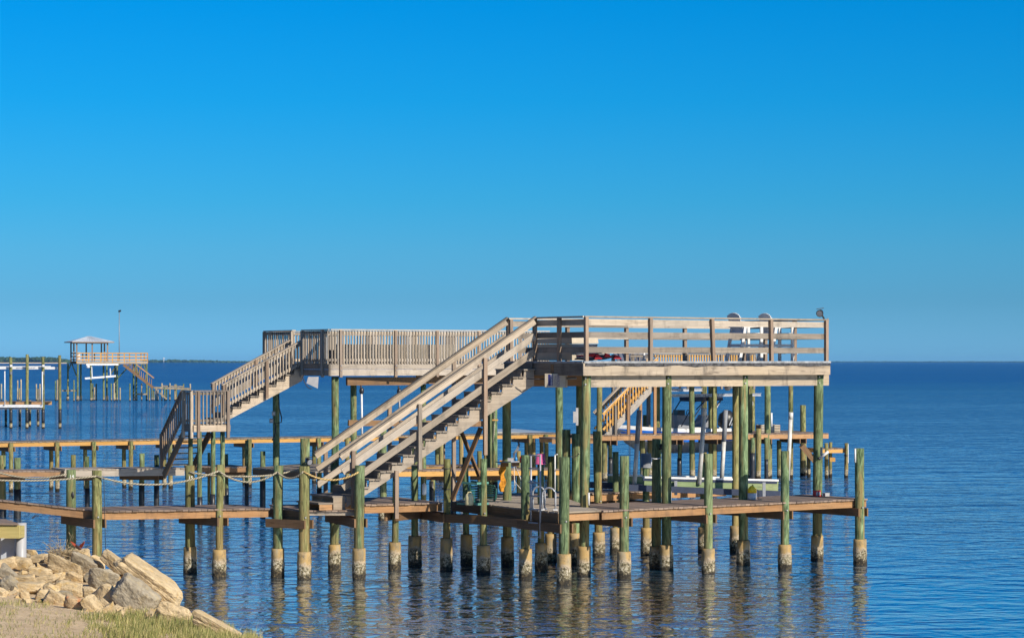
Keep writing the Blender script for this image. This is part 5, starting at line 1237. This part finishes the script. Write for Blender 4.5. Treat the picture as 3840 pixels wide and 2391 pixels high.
# yellow-topped jug, red box, cleat on the walkway
c_ = gp(2820, 1872, 1.715); y_ = thing('chemical_jug', 'yellow and white plastic jug against a tall pile on the right-hand walkway', 'jug', c_)
q = MB(); q.loft([c_, c_+UP*.02, c_+UP*.17], [.10, .115, .115], 12, True, 0, True, [(1, .7)]*3); q.build('lower_half', M['white'], y_)
q = MB(); q.loft([c_+UP*.17, c_+UP*.28, c_+UP*.34, c_+UP*.36], [.115, .11, .05, .035], 12, True, 0, True, [(1, .7)]*4); q.build('upper_half', M['yel'], y_)
q = MB(); q.tube([c_+UP*.34, c_+UP*.37+V((.03, 0, 0)), c_+UP*.38+V((0, 0, 0))], .014, 6); q.build('cap', M['black'], y_)
q = MB(); q.tube([c_+V((.07, -.08, .28)), c_+V((.16, -.1, .24)), c_+V((.17, -.12, .1)), c_+V((.14, -.15, .01)), c_+V((.25, -.16, .01))], .009, 5); one('cord', q, M['teal'], 'thin green cord curling off the yellow and white jug', 'cord')
c_ = gp(3063, 1860, 1.715); r_ = thing('red_box', 'red box with pale labels at the foot of the corner pile', 'box', c_); q = MB(); q.box(c_+UP*.08, u*.09, v*.06, UP*.08); q.build('body', M['red'], r_)
for k in (-1, 1): q = MB(); q.box(c_+UP*.075+u*.044*k-v*.061, u*.03, v*.002, UP*.045); q.build('panel', M['beigedark'], r_)
c_ = gp(3098, 1860, 1.715); q = MB(); q.box(c_+UP*.04, u*.075, v*.05, UP*.035); q.box(c_+UP*.085, u*.08, v*.055, UP*.008); one('small_box', q, M['beigedark'], 'small pale grey box lying right of the red box', 'box')
# ================================================================== lamps
def flood(x, y, d, label, s_=1.0, pole=None, face=V((.5, -.6, -.3))):
    t_ = thing('floodlight', label, 'floodlight', pd(x, y, d)); c_ = pd(x, y, d); f_ = face.normalized()
    q = MB(); q.loft([c_-f_*.10*s_, c_-f_*.05*s_, c_+f_*.05*s_, c_+f_*.07*s_], [.035*s_, .06*s_, .085*s_, .085*s_], 12); q.build('housing', M['black'], t_)
    q = MB(); q.cyl(c_+f_*.071*s_, c_+f_*.074*s_, .07*s_, .07*s_, 12); q.build('lens', M['greyplastic'], t_)
    q = MB(); q.box(c_+UP*.10*s_+f_*.02, V((.08*s_, .02, .012)), V((0, .06*s_, 0)), UP*.01); q.build('hood', M['black'], t_)
    if pole is not None: q = MB(); q.cyl(pole, c_-f_*.05*s_, .02*s_); q.build('bracket', M['black'], t_)
b0 = P['3'][1]; flood(1156, 1728, b0.y-.05, 'black floodlight perched on the rope-tied pile before the plank stair', 1.0, pd(1156, 1747, b0.y-.05))
b0 = P['18'][1]; flood(2487, 1676, b0.y-.16, 'black spotlight on the side of a pile under the tall deck', 1.0, V((b0.x+.08, b0.y-.1, zat(1684, b0.y))), V((.8, -.6, -.35)))
q0 = f1; flood(3076, 1172, q0.y-.1, 'black twin-hooded floodlight on the far right corner of the tall deck rail', 1.15, V((q0.x-.03, q0.y-.1, 6.42)), V((-.3, -.8, -.3)))
mb = MB(); c_ = pd(3101, 1201, q0.y); mb.box(c_, V((.05, 0, 0)), V((0, .04, 0)), UP*.035); mb.cyl(c_-V((.02, 0, .05)), c_+V((.03, 0, .06)), .015); one('cleat', mb, M['galv'], 'small metal cleat on the rail end at the right corner of the tall deck', 'cleat')
lc_ = pd(2729, 1450, 62.5); q = MB(); q.loft([lc_+UP*.05, lc_, lc_-UP*.08, lc_-UP*.10], [.10, .10, .07, .03], 12); one('ceiling_lamp', q, M['beigedark'], 'grey lamp hanging under the tall deck floor', 'lamp')
# ================================================================== lift control box with its printed panel, and hanging hood
cb = thing('control_box', 'pale lift control box with sideways blue print, hanging under the tall deck', 'control box', pd(2081, 1452, 59.0))
fx = V((.97, -.24, 0)).normalized(); fn = V((-fx.y, fx.x, 0)); c_ = pd(2082, 1426, 59.2)+fn*.1
q = MB(); q.box(c_, fx*.272, fn*.1, UP*.172); q.build('case', M['beige'], cb)
q = MB(); q.box(c_-fn*.104, fx*.262, fn*.006, UP*.162); q.build('cover', M['beige'], cb)
q = MB(); q.box(c_-fn*.111-fx*.12+UP*.012, fx*.058, fn*.002, UP*.14); pn = q.build('blue_panel', M['navy'], cb)
text('850-244-4567', .052, c_-fn*.1145-fx*.096+UP*.012, -UP, fx, M['paint'], pn)
text('BREEZE', .095, c_-fn*.111+fx*.075+UP*.0, -UP, fx, M['navy'], cb)
text('BOAT LIFTS', .045, c_-fn*.111+fx*.015, -UP, fx, M['navy'], cb); text('SALES  SERVICE  REPAIR', .022, c_-fn*.111-fx*.025, -UP, fx, M['navy'], cb)
q = MB(); q.tube([c_-fx*.27+UP*.04, c_-fx*.45+UP*.03, c_-fx*.75+UP*.05], .016, 6); q.build('cable', M['cord'], cb)
q = MB(); q.cyl(c_+fx*.27+UP*.05, c_+fx*.52+UP*.06, .03); q.build('conduit', M['galv'], cb)
q = MB(); q.bar(c_+UP*.17+fn*.05, c_+UP*.40+fn*.05, .05, .3, V((1, 0, 0))); q.build('hanger', M['darkbeam'], cb)
hd = thing('motor_hood', 'light grey tapered motor hood hanging under the corner of the high picket deck', 'hood', pd(1172, 1456, 76.6))
c = [pd(1149, 1436, 76.2), pd(1192, 1456, 76.2), pd(1192, 1456, 77.0), pd(1149, 1436, 77.0), pd(1156, 1412, 76.2), pd(1195, 1412, 76.2), pd(1195, 1412, 77.0), pd(1156, 1412, 77.0)]
q = MB(); q.hexa(c, .4, .8, .3); q.build('shell', M['beigedark'], hd); q = MB(); q.tube(sag(pd(1134, 1412, 76.2), pd(1170, 1456, 76.1), .12), .016, 6); q.build('cable', M['cord'], hd)
# boxes and cable on the tall pile behind the rope
eb = pd(1037, 1550, 81.2)
for (x, y, w_, h_), lab in (((1026, 1550, 12, 16), 'upper grey outlet box on the tall pile under the picket stair'), ((1018, 1577, 14, 16), 'lower grey outlet box on the tall pile under the picket stair')):
    t_ = thing('outlet_box', lab, 'outlet box', pd(x, y+h_/2, 80.9), 'outlet boxes on the tall pile'); k = 80.9/F/2
    q = MB(); q.box(pd(x, y, 80.9), V((w_*k, 0, 0)), V((0, .05, 0)), UP*h_*k); q.build('case', M['beigedark'], t_); q = MB(); q.box(pd(x, y-1, 80.83), V((w_*k*.6, 0, 0)), V((0, .02, 0)), UP*h_*k*.5); q.build('cover', M['white'], t_)
q = MB(); q.tube([pd(1045, 1480, 81.1), pd(1047, 1530, 81.1), pd(1056, 1565, 81), pd(1055, 1582, 81), pd(1040, 1586, 81), pd(1030, 1583, 80.9), pd(1035, 1600, 81), pd(1030, 1630, 81), pd(1021, 1650, 81)], .02, 6); one('electric_cable', q, M['cord'], 'black cable looping down the tall pile past the outlet boxes', 'cable')
q = MB(); q.box(pd(2156, 1563, 59.3), V((.045, 0, 0)), V((0, .05, 0)), UP*.14); q.box(pd(2164, 1561, 59.35), V((.03, 0, 0)), V((0, .06, 0)), UP*.22); one('meter_box', q, M['beigedark'], 'grey electric box on the left side of the tall corner pile', 'box')

# ================================================================== things on the tall deck
db = thing('deck_box', 'beige resin storage box standing in the left front corner of the tall deck', 'storage box', CL+ud*.9+vd*2)
c0 = CL+ud*.66+vd*1.42; L_, D_ = .80, 1.55
def dbp(a_, b_, z): return c0+ud*(a_*L_)+vd*(b_*D_)+UP*z
q = MB(); q.hexa([dbp(0, 0, .02), dbp(1, 0, .02), dbp(1, 1, .02), dbp(0, 1, .02), dbp(0, 0, .44), dbp(1, 0, .44), dbp(1, 1, .44), dbp(0, 1, .44)], .8, 1.5, .4); q.build('body', M['beige'], db)
q = MB(); q.hexa([dbp(-.02, -.015, .455), dbp(1.02, -.015, .455), dbp(1.02, 1.01, .455), dbp(-.02, 1.01, .455), dbp(-.01, 0, .60), dbp(1.01, 0, .60), dbp(1.01, 1, .57), dbp(-.01, 1, .57)], .8, 1.5, .15); q.build('lid', M['beige'], db)
q = MB(); q.hexa([dbp(.01, .0, .33), dbp(.99, .0, .33), dbp(.99, .02, .33), dbp(.01, .02, .33), dbp(.01, -.012, .435), dbp(.99, -.012, .435), dbp(.99, .02, .435), dbp(.01, .02, .435)], .8, .1, .1); q.build('grip_panel', M['beigedark'], db)
um_ = thing('folded_umbrellas', 'folded red and black umbrellas lying on the tall deck floor by the storage box', 'umbrellas', CL+ud*.6+vd*.6)
for k in range(9):
    a_ = CL+ud*R.uniform(.0, .25)+vd*R.uniform(.25, .6)+UP*R.uniform(.04, .2); b_ = a_+ud*R.uniform(.8, 1.25)+UP*R.uniform(-.06, .08); b_.z = max(b_.z, 5.34)
    q = MB(); m_ = [a_.lerp(b_, i/6) for i in range(7)]; fat = k % 2 == 0
    q.loft(m_, [.014, .02, .035 if fat else .016, .055 if fat else .016, .06 if fat else .016, .03, .01], 7, True, .15); q.build('folded_cloth' if fat else 'shaft', M['redcloth'] if k == 2 else M['canvas'] if fat else M['galv'], um_)
for k in range(3):
    c_ = CL+ud*(.55+.3*k)+vd*.3+UP*(.06+.04*(k % 2)); q = MB(); q.prism([c_, c_+ud*.24+UP*.0, c_+ud*.16+UP*.07, c_+ud*.05+UP*.10], vd*.05+UP*.01); q.build('loose_flap', M['redcloth'], um_)
c_ = CL+ud*2.25+vd*.5; q = MB(); q.cyl(c_+UP*.01, c_+UP*.22, .03, .025, 10); q.cyl(c_+UP*.22, c_+UP*.28, .028, .028, 10); q.cyl(c_+UP*.012, c_+UP*.05, .07, .05, 10); one('pump', q, M['white'], 'short white stand with dark top on the tall deck floor', 'stand')
# high white chairs
hc = thing('bar_chair', 'tall white slatted armchair on the deck, left of the two, half hidden by the railing', 'chair', (0, 0, 0), 'tall white chairs')
def cb_(name, *bars):
    q = MB()
    for p0_, p1_, w_, h_, *up_ in bars: q.bar(V(p0_), V(p1_), w_, h_, V(up_[0]) if up_ else UP)
    return q.build(name, M['white'], hc)
for s_ in (-.27, .27):
    cb_('leg', ((.33, s_, 0), (.33, s_, .98), .09, .04, (0, 1, 0))); cb_('leg', ((-.42, s_, 0), (-.22, s_, .98), .09, .04, (0, 1, 0)))
    cb_('armrest', ((-.30, s_*1.15, .985), (.42, s_*1.15, 1.02), .13, .03)); cb_('arm_rail', ((-.28, s_, .93), (.36, s_, .965), .03, .09))
    cb_('side_stretcher', ((-.33, s_, .42), (.33, s_, .42), .035, .08)); cb_('seat_rail', ((-.30, s_*.9, .66), (.36, s_*.9, .72), .035, .09))
cb_('back_stretcher', ((-.335, -.27, .42), (-.335, .27, .42), .035, .08)); cb_('back_stretcher', ((-.27, -.27, .74), (-.27, .27, .74), .035, .09)); cb_('footrest', ((.38, -.28, .26), (.38, .28, .26), .10, .03)); cb_('footrest', ((.49, -.28, .26), (.49, .28, .26), .08, .03))
for s_ in (-.25, .25): cb_('footrest_arm', ((-.0+.3, s_, .23), (.52, s_, .23), .035, .06))
cb_('seat', *[((-.24+.105*i, -.26, .70+.01*i), (-.24+.105*i, .26, .70+.01*i), .09, .025) for i in range(6)])
cb_('backrest', *[((-.20, -.2+.05*i, .68), (-.42, (-.2+.05*i)*1.15, 1.29-.10*(1-math.sqrt(1-((i-4)/4.9)**2))*1.6), .05, .022, (1, 0, .3)) for i in range(9)])
cb_('back_brace', ((-.36, -.24, 1.14), (-.36, .24, 1.14), .03, .06)); cb_('back_brace', ((-.31, -.31, .95), (-.31, .31, .95), .03, .09))
def on_deck(x, vv):
    p0_ = CL+vd*vv; t_ = tx(p0_, ud, x); q = p0_+ud*t_; q.z = 5.3; return q
rz = math.atan2(ud.y, ud.x)
dup(hc, on_deck(2912, 1.5), rz-.03, 'tall white slatted armchair on the deck, right of the two, nearer the corner floodlight')
hc.location = on_deck(2795, 1.55); hc.rotation_euler.z = rz
# ================================================================== pipes and holders on piles
def pipe(x0, y0, x1, y1, d, r_, mat, label, nm='rod_holder', cat='pipe', grp=None):
    q = MB(); q.cyl(pd(x0, y0, d), pd(x1, y1, d), r_, r_, 10); one(nm, q, M[mat], label, cat, grp)
pipe(3207, 1733, 3207, 1681, 61.5, .024, 'white', 'white vertical rod holder on the last pile at the right end')
hr = thing('rod_holder', 'white tilted rod holder on a dark bracket on the right corner pile', 'rod holder', pd(3085, 1720, 62.7))
q = MB(); q.cyl(pd(3074, 1718, 62.75), pd(3106, 1692, 62.65), .036, .036, 10); q.build('tube', M['white'], hr); q = MB(); q.cyl(pd(3068, 1721, 62.76), pd(3075, 1716, 62.75), .042, .042, 10); q.build('end_cap', M['black'], hr); q = MB(); q.box(pd(3080, 1691, 62.8), V((.024, 0, 0)), V((0, .03, 0)), UP*.11); q.build('bracket', M['canvas'], hr)
pipe(2208, 1893, 2208, 1846, 58.4, .026, 'white', 'white drain pipe at the foot of the tall corner pile, left of its twin', 'drain_pipe', 'pipe', 'white drain pipes')
pipe(2514.5, 1888, 2514.5, 1841, 60.4, .026, 'white', 'white drain pipe at the foot of the second tall pile under the deck', 'drain_pipe', 'pipe', 'white drain pipes')
q = MB(); q.tube([pd(2081, 1838, 62.2), pd(2081, 1705, 62.2), pd(2083, 1702, 62.2), pd(2092, 1702, 62.2)], .02, 7); one('water_pipe', q, M['white'], 'thin white water pipe with tap beside the olive pile behind the grab rails', 'pipe')
q = MB(); q.tube(sag(pd(2140, 1711, 61.8), pd(2174, 1697, 61.5), .05), .012, 5); one('tie_line', q, M['rope'], 'short pale line strung between two dark piles', 'rope')
q = MB(); q.tube([pd(2443, 1716, 60.3), pd(2455, 1720, 60.2), pd(2470, 1719, 60.2), pd(2480, 1714, 60.3)], .016, 6); q.tube([pd(2444, 1716, 60.3), pd(2443, 1735, 60.3), pd(2443, 1746, 60.3)], .013, 5); one('tie_line', q, M['paint'], 'white line knotted round the pile beside the spotlight pile', 'rope')
q = MB(); c_ = pd(1671, 1754, 59.9)
for y in (1754, 1831): b0 = P['7'][1]; z = zat(y, b0.y); q.loft([V((b0.x+.105*math.cos(a_), b0.y+.105*math.sin(a_), z+.015*math.sin(a_*1.0))) for a_ in [6.283*i/16 for i in range(17)]], [.012]*17, 5)
one('strap', q, M['cord'], 'black straps round the olive pile at the corner of the dock platform', 'strap')
q = MB(); q.tube([pd(1666, 1620, 61.6), pd(1666, 1719, 60.2)], .022, 6); one('steel_rod', q, M['brownpost'], 'rusty rod standing on the pile beside the cross braces', 'rod')
q = MB(); q.tube([pd(1850, 1527, 80.2), pd(1854, 1550, 80.1), pd(1853, 1620, 80.1), pd(1848, 1660, 80.2)], .022, 5); one('dangling_line', q, M['rope'], 'pale line dangling on the twin tall piles behind the stair', 'rope')
q = MB(); q.bar(pd(1846, 1574, 80.0), pd(1868, 1574, 80.0), .06, .045); one('yellow_batten', q, M['yellow'], 'short yellow batten nailed across the twin tall piles', 'batten')

# ================================================================== seawall at the left edge
sw = thing('seawall', 'white vinyl seawall with wooden cap beam and round grey end post', 'seawall', pd(40, 2095, 54))
q = MB(); q.cyl(V((pd(79, 2000, 54).x, 54, -.5)), pd(79, 1959, 54), .122, .122, 22); q.build('end_post', M['pvcgrey'], sw)
zt, zb = zat(1968, 53.6), zat(2017, 53.6); x1 = pd(74, 2000, 53.6).x
B(sw, 'cap_beam', 'captan', V((-17, 54.3, (zt+zb)/2)), V((x1, 53.6, (zt+zb)/2)), .07, zt-zb); B(sw, 'cap_end', 'captan', V((x1-.03, 53.65, (zt+zb)/2-.01)), V((x1-.0, 53.9, (zt+zb)/2-.01)), .1, zt-zb-.03)
boards(sw, V((-17, 54.15, zt+.05)), V((x1, 53.5, zt+.05)), V((pd(22, 1953, 55.0).x, 55.0, zt+.05)), V((-17, 55.6, zt+.05)), 'cap_boards', 'deck', .5)
q = MB(); k = 0; X = -17.0; y0 = 54.5
while X < x1-.1:
    dx = (.32, .08, .18, .08)[k % 4]; yy = y0+(X+17)*-.05; off = (0, -.0, .14, .14)[k % 4]; nx_ = min(X+dx, x1-.06); off2 = (0, .14, .14, 0)[k % 4]; off1 = (0, 0, .14, .14)[k % 4]
    q.prism([V((X, yy+off1, -.3)), V((nx_, yy+off2, -.3)), V((nx_, yy+off2, zb+.01)), V((X, yy+off1, zb+.01))], V((0, .02, 0))); X += dx; k += 1
q.build('sheet_panel', M['vinyl'], sw)
# ================================================================== dry bush and red bird
q = MB()
for _ in range(230):
    x, y = R.gauss(610, 75), R.gauss(385, 26); c_ = pd(*r3(x, y), 54.4+R.uniform(-.4, .4)); a_ = R.uniform(0, 6.28); L = R.uniform(.10, .32); d_ = V((math.cos(a_), .5*math.sin(a_), R.uniform(-.05, .8))).normalized()
    p2 = c_+d_*L*.6+V((R.gauss(0, .02), 0, R.gauss(0, .02))); q.tube([c_, p2, p2+(d_+V((R.gauss(0, .4), R.gauss(0, .4), R.gauss(0, .4)))).normalized()*L*.5], R.uniform(.0025, .006), 4)
for (xa, ya), (xb, yb) in (((560, 360), (470, 215)), ((600, 350), (640, 230)), ((650, 300), (690, 180)), ((655, 270), (700, 200)), ((660, 260), (652, 160)), ((520, 350), (390, 250)), ((500, 350), (330, 330)), ((620, 350), (575, 230)), ((690, 290), (650, 262)), ((540, 340), (545, 190)), ((745, 330), (800, 240))):
    a_, b_ = pd(*r3(xa, ya), 54.4), pd(*r3(xb, yb), 54.3); q.tube([a_, a_.lerp(b_, .5)+V((R.gauss(0, .03), 0, .02)), b_], .0045, 4)
one('dry_bush', q, M['twig'], 'tangle of dry straw-coloured twigs on top of the rock heap', 'bush')
bd_ = thing('bird', 'red-brown bird with wings raised in a V above the topmost block of the rock heap', 'bird', pd(291, 2056, 54.1))
def bp(x, y, dy=0.0): return pd(220+x*200/2429, 1980+y*200/2429, 54.1+dy)   # from the enlarged view of the bird
q = MB(); q.loft([bp(1010, 960, -.10), bp(985, 930, -.08), bp(935, 900, -.03), bp(870, 850, .03), bp(800, 800, .09), bp(775, 770, .13), bp(755, 755, .15), bp(735, 745, .17)], [.006, .022, .038, .040, .030, .026, .018, .004], 10); bb = q.build('body', M['birddark'], bd_)
def wing(pts, thick, name):
    q = MB(); q.prism(pts, V((.006, thick, .004))); return q.build(name, M['birdred'], bd_)
wing([bp(1010, 930, -.06), bp(1080, 850, -.07), bp(1150, 720, -.08), bp(1175, 590, -.08), bp(1090, 650, -.05), bp(985, 730, -.01), bp(900, 815, .02)], .008, 'wing'); wing([bp(830, 900, .06), bp(740, 830, .05), bp(640, 740, .05), bp(530, 590, .06), bp(620, 620, .09), bp(720, 690, .10), bp(850, 800, .08)], .008, 'wing')
q = MB(); q.prism([bp(960, 935, -.06), bp(1000, 985, -.2), bp(1040, 965, -.2), bp(1000, 910, -.06)], V((0, .006, .003))); q.build('tail', M['birdred'], bd_)
# small dark strap hanging under the ramp
q = MB(); q.prism([pd(118, 1940, 58), pd(130, 1930, 58), pd(142, 1931, 58), pd(145, 1936, 58), pd(136, 1934, 58), pd(123, 1944, 58)], V((0, .02, 0))); one('loose_strap', q, M['canvas'], 'dark strap end dangling under the ramp at the left', 'strap')
q = MB(); q.tube([pd(389, 1785, 57.6), pd(391, 1850, 57.7), pd(393, 1950, 57.7), pd(396, 2066, 57.7)], .008, 5); one('thin_line', q, M['cord'], 'thin dark line hanging down beside the nearest rope-tied pile', 'line')
